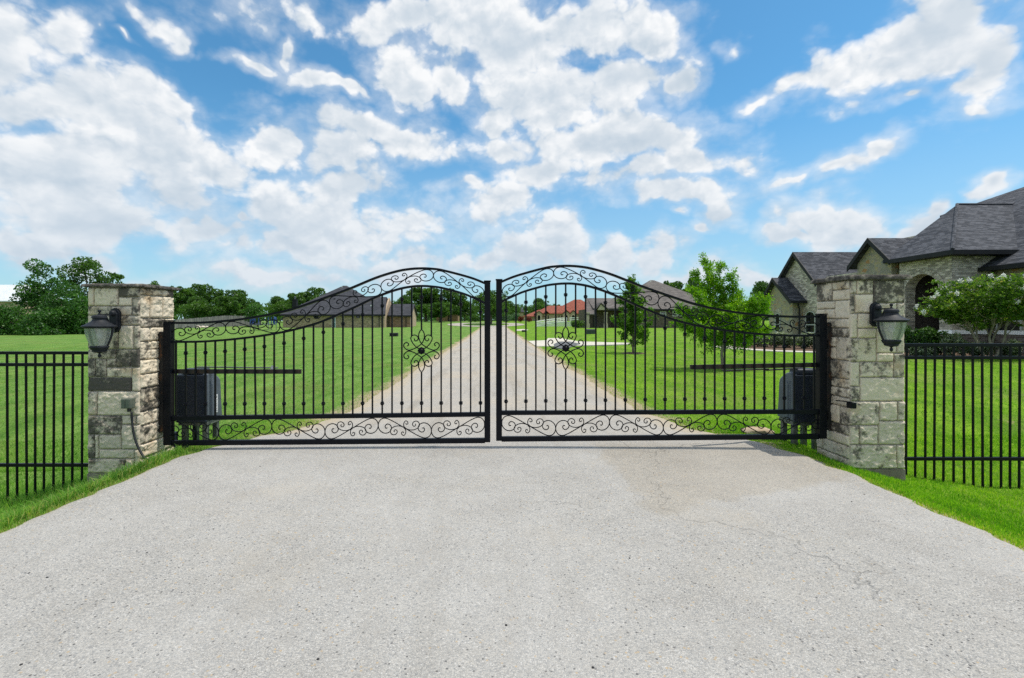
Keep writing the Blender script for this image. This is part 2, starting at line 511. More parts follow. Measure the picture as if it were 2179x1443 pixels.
leaf('oak_leaf', [(0.0, (0.028, 0.072, 0.013)), (0.5, (0.066, 0.15, 0.024)), (1.0, (0.14, 0.26, 0.042))], 0.4)
leaf('bush_leaf', [(0.0, (0.02, 0.065, 0.014)), (0.55, (0.055, 0.16, 0.025)), (0.93, (0.12, 0.27, 0.045)), (1.0, (0.3, 0.4, 0.24))], 0.4)
leaf('elm_leaf', [(0.0, (0.08, 0.21, 0.008)), (0.5, (0.17, 0.37, 0.012)), (1.0, (0.34, 0.52, 0.03))], 0.55)
leaf('young_leaf', [(0.0, (0.04, 0.115, 0.010)), (0.5, (0.10, 0.235, 0.016)), (1.0, (0.21, 0.37, 0.03))], 0.5)
leaf('myrtle_leaf', [(0.0, (0.035, 0.09, 0.012)), (0.5, (0.095, 0.20, 0.025)), (0.82, (0.28, 0.40, 0.06)), (1.0, (0.46, 0.36, 0.16))], 0.55)
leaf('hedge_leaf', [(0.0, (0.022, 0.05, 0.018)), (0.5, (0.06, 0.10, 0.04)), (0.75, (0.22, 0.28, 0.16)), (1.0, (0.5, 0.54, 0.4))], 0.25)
leaf('juniper_leaf', [(0.0, (0.010, 0.03, 0.008)), (0.7, (0.035, 0.10, 0.014)), (1.0, (0.11, 0.25, 0.03))], 0.25)
leaf('red_leaf', [(0.0, (0.08, 0.012, 0.01)), (0.6, (0.2, 0.03, 0.02)), (1.0, (0.12, 0.08, 0.03))], 0.3)
leaf('teal_leaf', [(0.0, (0.05, 0.10, 0.05)), (1.0, (0.13, 0.24, 0.11))], 0.3)
leaf('grass_blade', [(0.0, (0.085, 0.215, 0.03)), (0.5, (0.20, 0.42, 0.064)), (0.9, (0.37, 0.55, 0.115)), (1.0, (0.42, 0.40, 0.16))], 0.5, 0.2, 0.5)
leaf('lush_blade', [(0.0, (0.08, 0.235, 0.010)), (0.5, (0.20, 0.44, 0.017)), (0.92, (0.37, 0.57, 0.036)), (1.0, (0.42, 0.42, 0.10))], 0.5, 0.2, 0.5)


def lawn_mat():
    m, T, b = pmat('lawn_turf', (0.07, 0.17, 0.02), 0.95, 0, 0.08)
    co = T.coord()
    sp = T.node('ShaderNodeSeparateXYZ'); T.put(sp.inputs[0], co)
    n1 = T.noise(co, 0.35, 5.0, 0.65)
    n2 = T.noise(co, 14.0, 4.0, 0.7)
    n3 = T.noise(T.vmath('MULTIPLY', co, (1.0, 0.33, 1.0)), 1.6, 6.0, 0.7)
    n4 = T.noise(co, 5.0, 4.0, 0.7)
    left = T.mix(T.step(n3, 0.32, 0.68), (0.092, 0.20, 0.034), (0.195, 0.33, 0.075))
    right = T.mix(T.step(n3, 0.32, 0.68), (0.098, 0.225, 0.013), (0.205, 0.365, 0.026))
    c = T.mix(T.step(sp.outputs[0], -2.0, 3.0), left, right)
    c = T.mix(T.step(n1, 0.46, 0.68, 0.0, 0.6), c, (0.21, 0.245, 0.07))
    c = T.mix(T.step(T.noise(co, 0.9, 5.0, 0.7), 0.5, 0.7, 0.0, 0.45), c, (0.055, 0.13, 0.018))
    c = T.mix(T.step(n4, 0.5, 0.72, 0.0, 0.45), c, (0.045, 0.12, 0.014))
    c = T.mix(T.step(n2, 0.45, 0.75, 0.0, 0.6), c, (0.03, 0.075, 0.008))
    straw = T.math('MULTIPLY', T.step(T.noise(co, 2.3, 5.0, 0.7), 0.60, 0.72), T.step(n2, 0.4, 0.6))
    c = T.mix(T.math('MULTIPLY', straw, 0.65), c, (0.34, 0.29, 0.14))
    dry = T.math('MULTIPLY_ADD', T.math('SUBTRACT', n3, 0.5), 1.5, T.attr('dry'))
    dry = T.math('MULTIPLY_ADD', T.math('SUBTRACT', n2, 0.5), 0.9, dry)
    c = T.mix(T.step(dry, 0.35, 0.8), c, (0.38, 0.31, 0.20))
    T.put(b.inputs['Base Color'], c)
    T.put(b.inputs['Normal'], T.bump(T.math('ADD', n2, T.noise(co, 45.0, 3.0)), 0.9, 0.03))
    M['lawn_turf'] = m


lawn_mat()


def road_mat():
    m, T, b = pmat('chip_seal', (0.36, 0.35, 0.34), 0.9, 0, 0.2)
    co = T.coord()
    v = T.node('ShaderNodeTexVoronoi', feature='F1'); T.put(v.inputs['Vector'], co); v.inputs['Scale'].default_value = 150.0
    sp = T.node('ShaderNodeSeparateColor'); T.put(sp.inputs[0], v.outputs['Color'])
    v2 = T.node('ShaderNodeTexVoronoi', feature='F1'); T.put(v2.inputs['Vector'], co); v2.inputs['Scale'].default_value = 70.0
    sp2 = T.node('ShaderNodeSeparateColor'); T.put(sp2.inputs[0], v2.outputs['Color'])
    ag = T.ramp(sp.outputs[0], [(0.0, (0.22, 0.225, 0.235)), (0.15, (0.31, 0.31, 0.305)), (0.6, (0.41, 0.40, 0.385)), (0.9, (0.46, 0.445, 0.42)), (1.0, (0.56, 0.55, 0.54))])
    # bare binder between the chips, in patches
    nb = T.noise(co, 1.3, 5.0, 0.65)
    gapm = T.math('MULTIPLY', T.step(v.outputs['Distance'], 0.45, 0.8), T.step(nb, 0.42, 0.68, 0.25, 0.95))
    c = T.mix(gapm, ag, (0.22, 0.21, 0.20))
    # stray dark and tan stones
    dark = T.math('MULTIPLY', T.step(sp2.outputs[1], 0.945, 0.955), T.step(v2.outputs['Distance'], 0.42, 0.36))
    c = T.mix(dark, c, (0.09, 0.09, 0.095))
    tan = T.math('MULTIPLY', T.step(sp2.outputs[2], 0.975, 0.985), T.step(v2.outputs['Distance'], 0.5, 0.4))
    c = T.mix(tan, c, (0.42, 0.33, 0.22))
    # broad wear: worn wheel paths, patches, streaks along the drive
    n1 = T.noise(co, 0.55, 5.0, 0.6, 0.4)
    st = T.noise(T.vmath('MULTIPLY', co, (1.0, 0.09, 1.0)), 3.0, 5.0, 0.65, 0.3)
    spx = T.node('ShaderNodeSeparateXYZ'); T.put(spx.inputs[0], co)
    beyond = T.step(spx.outputs[1], 5.0, 8.0)
    c = T.mix(T.step(n1, 0.35, 0.7, 0.0, 0.34), c, (0.50, 0.495, 0.49))
    c = T.mix(T.math('MULTIPLY', T.step(st, 0.48, 0.66), T.math('MULTIPLY_ADD', beyond, 0.50, 0.10)), c, (0.215, 0.20, 0.175))
    c = T.mix(T.math('MULTIPLY', beyond, T.step(n1, 0.42, 0.7, 0.25, 0.75)), c, (0.42, 0.36, 0.285))
    # darker, newer seal on the right of the apron
    px = T.math('MULTIPLY_ADD', T.noise(co, 2.5, 3.0), 0.5, spx.outputs[0])
    pm = T.math('MULTIPLY', T.step(px, 1.35, 1.5), T.step(T.math('MULTIPLY_ADD', spx.outputs[0], -0.42, T.math('MULTIPLY_ADD', T.noise(co, 3.0, 3.0), 0.4, spx.outputs[1])), 3.15, 3.3))
    pm = T.math('MULTIPLY', pm, T.step(spx.outputs[1], 5.9, 5.4))
    c = T.mix(T.math('MULTIPLY', pm, 0.7), c, (0.89, 0.84, 0.76), 'MULTIPLY')
    c = T.mix(T.step(T.noise(co, 6.0, 5.0, 0.7), 0.42, 0.72, 0.0, 0.28), c, (0.30, 0.285, 0.265))
    c = T.mix(T.step(T.noise(co, 0.9, 4.0, 0.6), 0.52, 0.7, 0.0, 0.30), c, (0.42, 0.385, 0.33))
    # cracks
    cw = T.vmath('ADD', co, T.vmath('MULTIPLY', T.noise(co, 1.7, 4.0, 0.6, color=True), (0.9, 0.9, 0.0)))
    vc = T.node('ShaderNodeTexVoronoi', feature='DISTANCE_TO_EDGE'); T.put(vc.inputs['Vector'], cw); vc.inputs['Scale'].default_value = 0.42
    crack = T.math('MULTIPLY', T.step(vc.outputs['Distance'], 0.0040, 0.0008), T.math('MULTIPLY', T.step(T.noise(co, 0.8, 3.0), 0.42, 0.55), T.step(spx.outputs[0], 0.1, 0.5)))
    c = T.mix(T.math('MULTIPLY', crack, 0.30), c, (0.13, 0.125, 0.12))
    # sandy ravelled margin
    e = T.math('MULTIPLY_ADD', T.math('SUBTRACT', T.noise(co, 5.0, 5.0, 0.7), 0.5), 1.3, T.attr('edge'))
    c = T.mix(T.step(e, 0.25, 0.9, 0.0, 0.8), c, (0.43, 0.365, 0.27))
    c = T.mix(1.0, c, (1.0, 0.985, 0.955), 'MULTIPLY')
    T.put(b.inputs['Base Color'], c)
    h = T.math('MULTIPLY_ADD', v.outputs['Distance'], -1.0, T.math('MULTIPLY', crack, -3.0))
    T.put(b.inputs['Normal'], T.bump(h, 0.55, 0.006))
    M['chip_seal'] = m


road_mat()

# ------------------------------------------------------------------ helpers
ORG = {}


def at(px, py, Y):
    """photo pixel at depth Y -> world point (used to measure real positions)"""
    return ((px - CX) * Y / FPX, Y, EYE - (py - CY) * Y / FPX)


def tag(o, label=None, cat=None, group=None, kind=None):
    if label: o['label'] = label
    if cat: o['category'] = cat
    if group: o['group'] = group
    if kind: o['kind'] = kind
    return o


def thing(name, loc, label, cat, group=None):
    o = bpy.data.objects.new(name, None)
    o.empty_display_size = 0.2
    COL.objects.link(o)
    o.location = loc
    ORG[o] = Vector(loc)
    return tag(o, label, cat, group)


def link_mesh(name, me, mat, parent=None):
    o = bpy.data.objects.new(name, me)
    COL.objects.link(o)
    for mm in (mat if isinstance(mat, (list, tuple)) else [mat]):
        me.materials.append(M[mm] if isinstance(mm, str) else mm)
    if parent is not None:
        o.parent = parent
        ORG[o] = ORG[parent]
    else:
        ORG[o] = Vector((0, 0, 0))
    return o


class MB:
    def __init__(self):
        self.v, self.f, self.mi = [], [], []
        self.attrs = {}

    def add(self, vs, fs, mi=0):
        k = len(self.v)
        self.v.extend([tuple(p) for p in vs])
        self.f.extend([tuple(i + k for i in f) for f in fs])
        self.mi.extend([mi] * len(fs))

    def box(self, x0, x1, y0, y1, z0, z1, mi=0):
        vs = [(x0, y0, z0), (x1, y0, z0), (x1, y1, z0), (x0, y1, z0), (x0, y0, z1), (x1, y0, z1), (x1, y1, z1), (x0, y1, z1)]
        self.add(vs, [(0, 3, 2, 1), (4, 5, 6, 7), (0, 1, 5, 4), (1, 2, 6, 5), (2, 3, 7, 6), (3, 0, 4, 7)], mi)

    def hexa(self, p, mi=0):
        """eight corner points, bottom ring then top ring"""
        self.add(p, [(0, 3, 2, 1), (4, 5, 6, 7), (0, 1, 5, 4), (1, 2, 6, 5), (2, 3, 7, 6), (3, 0, 4, 7)], mi)

    def bar(self, a, b, w, h, up=(0, 0, 1), mi=0):
        """rectangular bar from a to b: w across, h along 'up'"""
        a, b, up = Vector(a), Vector(b), Vector(up)
        d = (b - a).normalized()
        s = d.cross(up).normalized() * (w / 2)
        u = s.cross(d).normalized() * (h / 2)
        self.hexa([a - s - u, b - s - u, b + s - u, a + s - u, a - s + u, b - s + u, b + s + u, a + s + u], mi)

    def poly(self, pts, thick=None, mi=0):
        """planar polygon, optionally given thickness along vector 'thick'"""
        n = len(pts)
        if thick is None:
            self.add(pts, [tuple(range(n))], mi)
            return
        t = Vector(thick)
        low = [tuple(Vector(p) + t) for p in pts]
        fs = [tuple(range(n)), tuple(range(2 * n - 1, n - 1, -1))]
        fs += [(i, n + i, n + (i + 1) % n, (i + 1) % n) for i in range(n)]
        self.add(list(pts) + low, fs, mi)

    def tube(self, pts, r, n=6, closed=False, mi=0, caps=True):
        pts = [Vector(p) for p in pts]
        m = len(pts)
        rs = r if hasattr(r, '__len__') else [r] * m
        up = None
        k = len(self.v)
        for i, p in enumerate(pts):
            a = pts[(i - 1) % m] if (i or closed) else p
            b = pts[(i + 1) % m] if (i < m - 1 or closed) else p
            d = (b - a)
            if d.length < 1e-9:
                d = Vector((0, 0, 1))
            d.normalize()
            if up is None:
                up = Vector((0, 1, 0)) if abs(d.y) < 0.9 else Vector((1, 0, 0))
            s = d.cross(up)
            if s.length < 1e-6:
                s = d.cross(Vector((1, 0.3, 0)))
            s.normalize()
            up = s.cross(d).normalized()
            for j in range(n):
                th = 2 * math.pi * (j + 0.5) / n
                self.v.append(tuple(p + s * (rs[i] * math.cos(th)) + up * (rs[i] * math.sin(th))))
        for i in range(m if closed else m - 1):
            i2 = (i + 1) % m
            for j in range(n):
                j2 = (j + 1) % n
                self.f.append((k + i * n + j, k + i * n + j2, k + i2 * n + j2, k + i2 * n + j))
                self.mi.append(mi)
        if caps and not closed:
            self.f.append(tuple(k + j for j in range(n - 1, -1, -1)))
            self.f.append(tuple(k + (m - 1) * n + j for j in range(n)))
            self.mi += [mi, mi]

    def lathe(self, prof, c, n=16, mi=0, axis='z'):
        k = len(self.v)
        for (r, z) in prof:
            for j in range(n):
                th = 2 * math.pi * j / n
                q = (r * math.cos(th), r * math.sin(th), z) if axis == 'z' else (r * math.cos(th), z, r * math.sin(th))
                self.v.append((c[0] + q[0], c[1] + q[1], c[2] + q[2]))
        m = len(prof)
        for i in range(m - 1):
            for j in range(n):
                j2 = (j + 1) % n
                q = (k + i * n + j, k + i * n + j2, k + (i + 1) * n + j2, k + (i + 1) * n + j)
                self.f.append(q if axis == 'z' else q[::-1])
                self.mi.append(mi)
        for ring, rev in ((0, True), (m - 1, False)):
            if prof[ring][0] > 1e-5:
                q = [k + ring * n + j for j in range(n)]
                self.f.append(tuple(q[::-1] if rev else q))
                self.mi.append(mi)

    def ball(self, c, r, n=10, m=6, sz=1.0, mi=0):
        prof = [(max(1e-6, r * math.sin(math.pi * i / m)), -r * sz * math.cos(math.pi * i / m)) for i in range(m + 1)]
        self.lathe(prof, c, n, mi)

    def build(self, name, mat, parent=None, smooth=False, bevel=0.0, attr=None, autouv=True):
        me = bpy.data.meshes.new(name)
        o = ORG[parent] if parent is not None else Vector((0, 0, 0))
        me.from_pydata([(x - o.x, y - o.y, z - o.z) for x, y, z in self.v], [], self.f)
        ob = link_mesh(name, me, mat, parent)
        if any(self.mi):
            me.polygons.foreach_set('material_index', self.mi)
        if attr:
            for k, vals in attr.items():
                a = me.attributes.new(k, 'FLOAT', 'POINT')
                a.data.foreach_set('value', np.asarray(vals, dtype=np.float32))
        if autouv and len(self.f) < 20000:
            auto_uv(me)
        if smooth is True:
            me.polygons.foreach_set('use_smooth', [True] * len(me.polygons))
        elif smooth:
            me.polygons.foreach_set('use_smooth', [True] * len(me.polygons))
            me.set_sharp_from_angle(angle=R(smooth))
        if bevel:
            b = ob.modifiers.new('bevel', 'BEVEL')
            b.width = bevel
            b.segments = 2
            b.limit_method = 'ANGLE'
            b.angle_limit = R(40)
        me.update()
        return ob


def auto_uv(me):
    uvl = me.uv_layers.new(name='UVMap')
    dat = np.zeros((len(me.loops), 2), dtype=np.float32)
    for p in me.polygons:
        n = p.normal
        if abs(n.z) > 0.995:
            u, v = Vector((1, 0, 0)), Vector((0, 1, 0))
        else:
            u = Vector((0, 0, 1)).cross(n).normalized()
            v = n.cross(u)
        for li in p.loop_indices:
            c = me.vertices[me.loops[li].vertex_index].co
            dat[li] = (c.dot(u), c.dot(v))
    uvl.data.foreach_set('uv', dat.ravel())


def np_mesh(name, V, F, mat, parent=None, attr=None, fattr=None, smooth=False):
    """fast mesh from numpy arrays (all faces with the same corner count)"""
    V = np.asarray(V, dtype=np.float32)
    if parent is not None:
        V = V - np.array(ORG[parent], dtype=np.float32)
    F = np.asarray(F, dtype=np.int32)
    me = bpy.data.meshes.new(name)
    nf, k = F.shape
    me.vertices.add(len(V))
    me.vertices.foreach_set('co', V.ravel())
    me.loops.add(nf * k)
    me.loops.foreach_set('vertex_index', F.ravel())
    me.polygons.add(nf)
    me.polygons.foreach_set('loop_start', np.arange(0, nf * k, k, dtype=np.int32))
    me.polygons.foreach_set('loop_total', np.full(nf, k, dtype=np.int32))
    if smooth:
        me.polygons.foreach_set('use_smooth', np.ones(nf, dtype=bool))
    me.update(calc_edges=True)
    for d, dom in ((attr, 'POINT'), (fattr, 'FACE')):
        if d:
            for kk, vals in d.items():
                a = me.attributes.new(kk, 'FLOAT', dom)
                a.data.foreach_set('value', np.asarray(vals, dtype=np.float32))
    return link_mesh(name, me, mat, parent)


def catmull(pts, k=6, closed=False):
    pts = [np.array(p, float) for p in pts]
    out = []
    n = len(pts)
    for i in range(n if closed else n - 1):
        p0 = pts[(i - 1) % n] if (i or closed) else 2 * pts[0] - pts[1]
        p1, p2 = pts[i], pts[(i + 1) % n]
        p3 = pts[(i + 2) % n] if (i < n - 2 or closed) else 2 * pts[-1] - pts[-2]
        for j in range(k):
            t = j / k
            out.append(0.5 * (2 * p1 + (p2 - p0) * t + (2 * p0 - 5 * p1 + 4 * p2 - p3) * t * t + (3 * p1 - p0 - 3 * p2 + p3) * t ** 3))
    if not closed:
        out.append(pts[-1])
    return out


def sstep(x, a, b):
    t = np.clip((np.asarray(x, float) - a) / (b - a), 0, 1)
    return t * t * (3 - 2 * t)


def vhash(ix, iy, iz, seed):
    h = (ix.astype(np.int64) * 374761393 + iy.astype(np.int64) * 668265263 + iz.astype(np.int64) * 2147483647 + seed * 974711) & 0xFFFFFFFF
    h = ((h ^ (h >> 13)) * 1274126177) & 0xFFFFFFFF
    h = h ^ (h >> 16)
    return (h & 0xFFFF) / 65535.0


def vnoise(p, scale, seed=0, octs=3, rough=0.5):
    p = np.asarray(p, float) * scale
    tot, amp, s = 0.0, 1.0, 0.0
    for o in range(octs):
        q = p * (2 ** o) + 17.3 * o
        i = np.floor(q).astype(np.int64)
        f = q - i
        f = f * f * (3 - 2 * f)
        r = 0
        for dx in (0, 1):
            for dy in (0, 1):
                for dz in (0, 1):
                    w = (f[..., 0] if dx else 1 - f[..., 0]) * (f[..., 1] if dy else 1 - f[..., 1]) * (f[..., 2] if dz else 1 - f[..., 2])
                    r = r + w * vhash(i[..., 0] + dx, i[..., 1] + dy, i[..., 2] + dz, seed + o)
        tot = tot + amp * r
        s += amp
        amp *= rough
    return tot / s


def n1d(y, scale, seed):
    y = np.asarray(y, float)
    return vnoise(np.stack([y, np.zeros_like(y) + seed * 3.7, np.zeros_like(y)], -1), scale, seed) * 2 - 1


# ------------------------------------------------------------------ the lie of the land
def terrain(x, y):
    x, y = np.asarray(x, float), np.asarray(y, float)
    far = np.interp(y, [-50, 40, 80, 90, 110, 140, 170, 2000], [0, 0, 0.2, 0.32, 1.0, 1.45, 1.6, 1.6])
    ax = np.abs(x)
    sl = np.interp(ax, [0, 3.42, 4.3, 5.3, 8, 60], [0, 0, -0.33, -0.58, -0.66, -0.68])
    sr = np.interp(ax, [0, 3.42, 4.3, 5.5, 8, 60], [0, 0, -0.24, -0.42, -0.45, -0.46])
    side = np.where(x < 0, sl, sr) * (1 - sstep(y, 5.3, 8.6))
    rise = 0.15 * sstep(x, 6, 10) * sstep(y, 9, 13)
    return far + side + rise


def half_width(y, s):
    """half width of the drive on side s (-1 left, 1 right)"""
    y = np.asarray(y, float)
    w = np.interp(y, [-20, 5.1, 5.7, 6.4, 7.7, 60, 92, 96], [3.40, 3.40, 3.15, 2.62, 2.33, 2.33, 2.4, 3.2])
    return w + 0.06 * n1d(y, 0.9, 3 + s) + 0.06 * n1d(y, 4.0, 9 + s) + 0.05 * n1d(y, 11.0, 19 + s) + 0.06 * n1d(y, 0.25, 5 + s) * (y > 8)


def ground_pt(px, py):
    """where the sight line through a photo pixel meets the ground"""
    lo, hi = 1.0, 900.0
    f = lambda Y: EYE - (py - CY) * Y / FPX - float(terrain((px - CX) * Y / FPX, Y))
    Y = lo
    step = 0.25
    while Y < hi and f(Y) > 0:
        Y += step
        step *= 1.01
    a, b = Y - step, Y
    for _ in range(30):
        m_ = (a + b) / 2
        if f(m_) > 0: a = m_
        else: b = m_
    return ((px - CX) * b / FPX, b)


def lawn():
    def axis(near, dn, far, grow):
        v = list(np.arange(0, near, dn))
        s = dn
        while v[-1] < far:
            s *= grow
            v.append(v[-1] + s)
        return v
    xp = axis(8, 0.16, 1800, 1.12)
    xs = np.array([-x for x in xp[:0:-1]] + xp)
    ys = np.array(sorted(set([-y for y in axis(0.5, 0.25, 40, 1.3)] + list(np.arange(0, 13, 0.16)) + [13 + v for v in axis(0.2, 0.2, 2600, 1.07)])))
    X, Y = np.meshgrid(xs, ys)
    Z = terrain(X, Y)
    wl = np.where(X < 0, half_width(Y, -1), half_width(Y, 1))
    dist = np.abs(X) - wl
    under = (dist < -0.06) & (Y < 92)
    Z = Z - np.where(under, 0.03, 0.0)
    dry = np.clip(1 - dist / np.where(Y < 6, 0.09, 0.62), 0, 1) * (dist > -0.3) * (Y < 90) * 0.95
    dry = np.where(under, 1.0, dry)
    # bare patch by the right pillar and weedy ground by the far board fence
    dry = np.maximum(dry, 0.75 * np.exp(-(((X - 3.55) / 0.35) ** 2 + ((Y - 5.75) / 0.35) ** 2)))
    dry = np.maximum(dry, 0.62 * np.exp(-(((X + 42) / 6) ** 2 + ((Y - 81) / 5) ** 2)))
    dry = np.maximum(dry, 0.5 * np.exp(-(((X + 34) / 4) ** 2 + ((Y - 83) / 5) ** 2)))
    bed = np.exp(-(((X + 3.72) / 0.12) ** 2 + ((Y - 5.6) / 0.4) ** 2))
    dry = np.maximum(dry, 0.7 * bed)
    V = np.stack([X, Y, Z], -1).reshape(-1, 3)
    ny, nx = X.shape
    i = np.arange(ny - 1)[:, None] * nx + np.arange(nx - 1)[None, :]
    F = np.stack([i, i + 1, i + nx + 1, i + nx], -1).reshape(-1, 4)
    o = np_mesh('lawn', V, F, 'lawn_turf', attr={'dry': dry.ravel()}, smooth=True)
    tag(o, kind='structure')


def driveway():
    ys = np.concatenate([np.arange(-14, 14, 0.1), np.arange(14, 40, 0.4), np.arange(40, 97.5, 1.0)])
    us = np.concatenate([np.linspace(-1, -0.9, 8), np.linspace(-0.87, 0.87, 25), np.linspace(0.9, 1, 8)])
    V, E = [], []
    for y in ys:
        wl, wr = half_width(y, -1), half_width(y, 1)
        for u in us:
            x = u * (wl if u < 0 else wr)
            e = max(0, 1 - (1 - abs(u)) / (0.045 if y < 6 else 0.24)) * (0.6 if y < 6 else 1.0)
            crown = 0.012 + 0.02 * (1 - u * u)
            V.append((x, y, float(terrain(x, y)) + crown - 0.016 * (abs(u) > 0.999)))
            E.append(e)
    n, m_ = len(ys), len(us)
    i = np.arange(n - 1)[:, None] * m_ + np.arange(m_ - 1)[None, :]
    F = np.stack([i, i + 1, i + m_ + 1, i + m_], -1).reshape(-1, 4)
    o = np_mesh('driveway', V, F, 'chip_seal', attr={'edge': E}, smooth=True)
    tag(o, kind='structure')
    # turning loop round the island
    V, F, E = [], [], []
    N = 64
    for k in range(N):
        a = 2 * math.pi * k / N
        for t in (0, 0.5, 1):
            rx, ry = 4.95 + (8.3 - 4.95) * t, 7.5 + (11.3 - 7.5) * t
            x, y = -1.7 + rx * math.cos(a), 103.5 + ry * math.sin(a)
            V.append((x, y, float(terrain(x, y)) + 0.05))
            E.append(0.2)
    for k in range(N):
        for t in (0, 1):
            a0, a1 = k * 3 + t, ((k + 1) % N) * 3 + t
            F.append((a0, a0 + 1, a1 + 1, a1))
    o = np_mesh('turning_loop', V, F, 'chip_seal', attr={'edge': E})
    tag(o, kind='structure')


def flat_patch(name, pxs, mat, lift, n=6, edge=None):
    """a sheet laid on the ground, outlined by photo pixels turned into ground points"""
    pts = [ground_pt(*p) for p in pxs]
    mb = MB()
    top = [(x, y, float(terrain(x, y)) + lift) for x, y in pts]
    mb.poly(top, (0, 0, -0.06))
    o = mb.build(name, mat)
    return tag(o, kind='structure')


lawn()
driveway()
flat_patch('concrete_drive', [(1141, 738), (1190, 737.5), (1226, 736.5), (1345, 733.5), (1345, 731), (1235, 727.5), (1210, 724), (1195, 720), (1166, 720.5), (1163, 725), (1124, 726.5)], 'concrete', 0.035)
flat_patch('asphalt_patch', [(1180, 741), (1196, 744), (1216, 739), (1236, 733.5), (1213, 728), (1190, 728), (1178, 734)], 'asphalt_patch', 0.045)
flat_patch('concrete_apron', [(1098, 704.5), (1118, 704.5), (1124, 702.5), (1112, 701), (1100, 702)], 'concrete', 0.06)
flat_patch('garden_path', [(1511, 738.5), (1530, 741), (1560, 743.6), (1600, 746), (1650, 748.8), (1700, 750.5), (1760, 751.8), (1850, 752), (1850, 750.2), (1760, 749.6), (1700, 748), (1650, 746.3), (1600, 743.4), (1560, 740.4), (1562, 736.2), (1530, 736)], 'concrete', 0.03)
flat_patch('mulch_bed', [(1548, 741), (1600, 743.4), (1650, 746.3), (1700, 748), (1760, 749.6), (1850, 750.2), (1850, 738), (1700, 735), (1620, 733), (1565, 735.5)], 'mulch', 0.025)
flat_patch('flower_bed', [(1880, 763), (1960, 763.5), (2050, 764), (2179, 763), (2320, 764), (2320, 742), (2179, 744), (2050, 742), (1900, 742)], 'mulch', 0.025)


# ------------------------------------------------------------------ stone gate pillars
LEFT_FRONT = [  # stones read off the photograph: px x0,x1,y0,y1, tone, stain
 (187, 201.5, 612, 651.5, .75, .1), (201.5, 253, 612, 651.5, .8, .45), (253, 302, 611, 632.5, .6, .75), (253, 281.5, 632.5, 651, .75, .15), (281.5, 302, 632.5, 671.5, .45, .7),
 (187, 281.5, 651.5, 671.5, .6, .5), (187, 255, 671.5, 692.5, .6, .5), (255, 302, 671.5, 692.5, .55, .5), (187, 253, 692.5, 743, .62, .6), (253, 285, 692.5, 743, .68, .45), (285, 302, 692.5, 743, .55, .6),
 (189, 248, 743, 763.5, .5, .62), (248, 279, 743, 781.5, .45, .72), (279, 302, 743, 781.5, .35, .8), (189, 204.5, 763.5, 803.5, .5, .6), (204.5, 228, 763.5, 803.5, .45, .72), (228, 248, 763.5, 781.5, .5, .66), (228, 281.5, 781.5, 803.5, .6, .5), (281.5, 302, 781.5, 832.5, .6, .25),
 (190, 281.5, 803.5, 832.5, .35, .88), (190, 208, 832.5, 884, .5, .5), (208, 302, 832.5, 884, .6, .28), (191, 260, 884, 924.5, .4, .62), (260, 290, 884, 903.5, .5, .3), (290, 302, 884, 903.5, .45, .35), (260, 302, 903.5, 955.5, .45, .25),
 (192, 203, 924.5, 975.5, .4, .6), (203, 211.5, 924.5, 975.5, .45, .3), (211.5, 260, 924.5, 955.5, .4, .35), (211.5, 287.5, 955.5, 975.5, .45, .18), (287.5, 302, 955.5, 1007, .45, .25), (193, 268, 975.5, 1007, .5, .5), (268, 287.5, 975.5, 1007, .5, .3)]
RIGHT_FRONT = [
 (1806, 1822, 595, 626, .6, .5), (1822, 1857.5, 596, 626, .78, .42), (1857.5, 1924, 596, 645, .62, .66), (1806, 1818, 626, 667, .6, .55), (1818, 1857.5, 626, 666, .85, .12), (1857.5, 1907, 645, 667, .7, .25), (1907, 1924, 645, 702, .5, .4),
 (1806, 1824, 667, 719.5, .65, .3), (1824, 1857.5, 667, 698.5, .8, .15), (1824, 1863.5, 698.5, 719.5, .78, .1), (1857.5, 1907, 667, 698.5, .78, .1), (1863.5, 1907, 698.5, 751, .7, .12), (1907, 1924, 702, 751, .5, .3),
 (1806, 1863.5, 719.5, 770, .65, .42), (1863.5, 1900, 751, 770, .72, .1), (1900, 1924, 751, 803, .5, .5), (1810, 1828, 770, 822, .6, .25), (1828, 1900, 770, 803, .66, .38), (1829, 1924, 803, 853.5, .6, .2), (1810, 1829, 822, 853.5, .5, .5),
 (1810, 1870, 853.5, 905, .5, .36), (1870, 1908, 853.5, 895.5, .55, .15), (1908, 1924, 853.5, 895.5, .45, .42), (1810, 1827, 905, 946, .5, .35), (1827, 1867.5, 905, 946, .55, .3), (1867.5, 1924, 895.5, 946, .45, .25),
 (1808, 1907, 946, 997.5, .5, .3), (1907, 1924, 946, 997.5, .5, .25)]


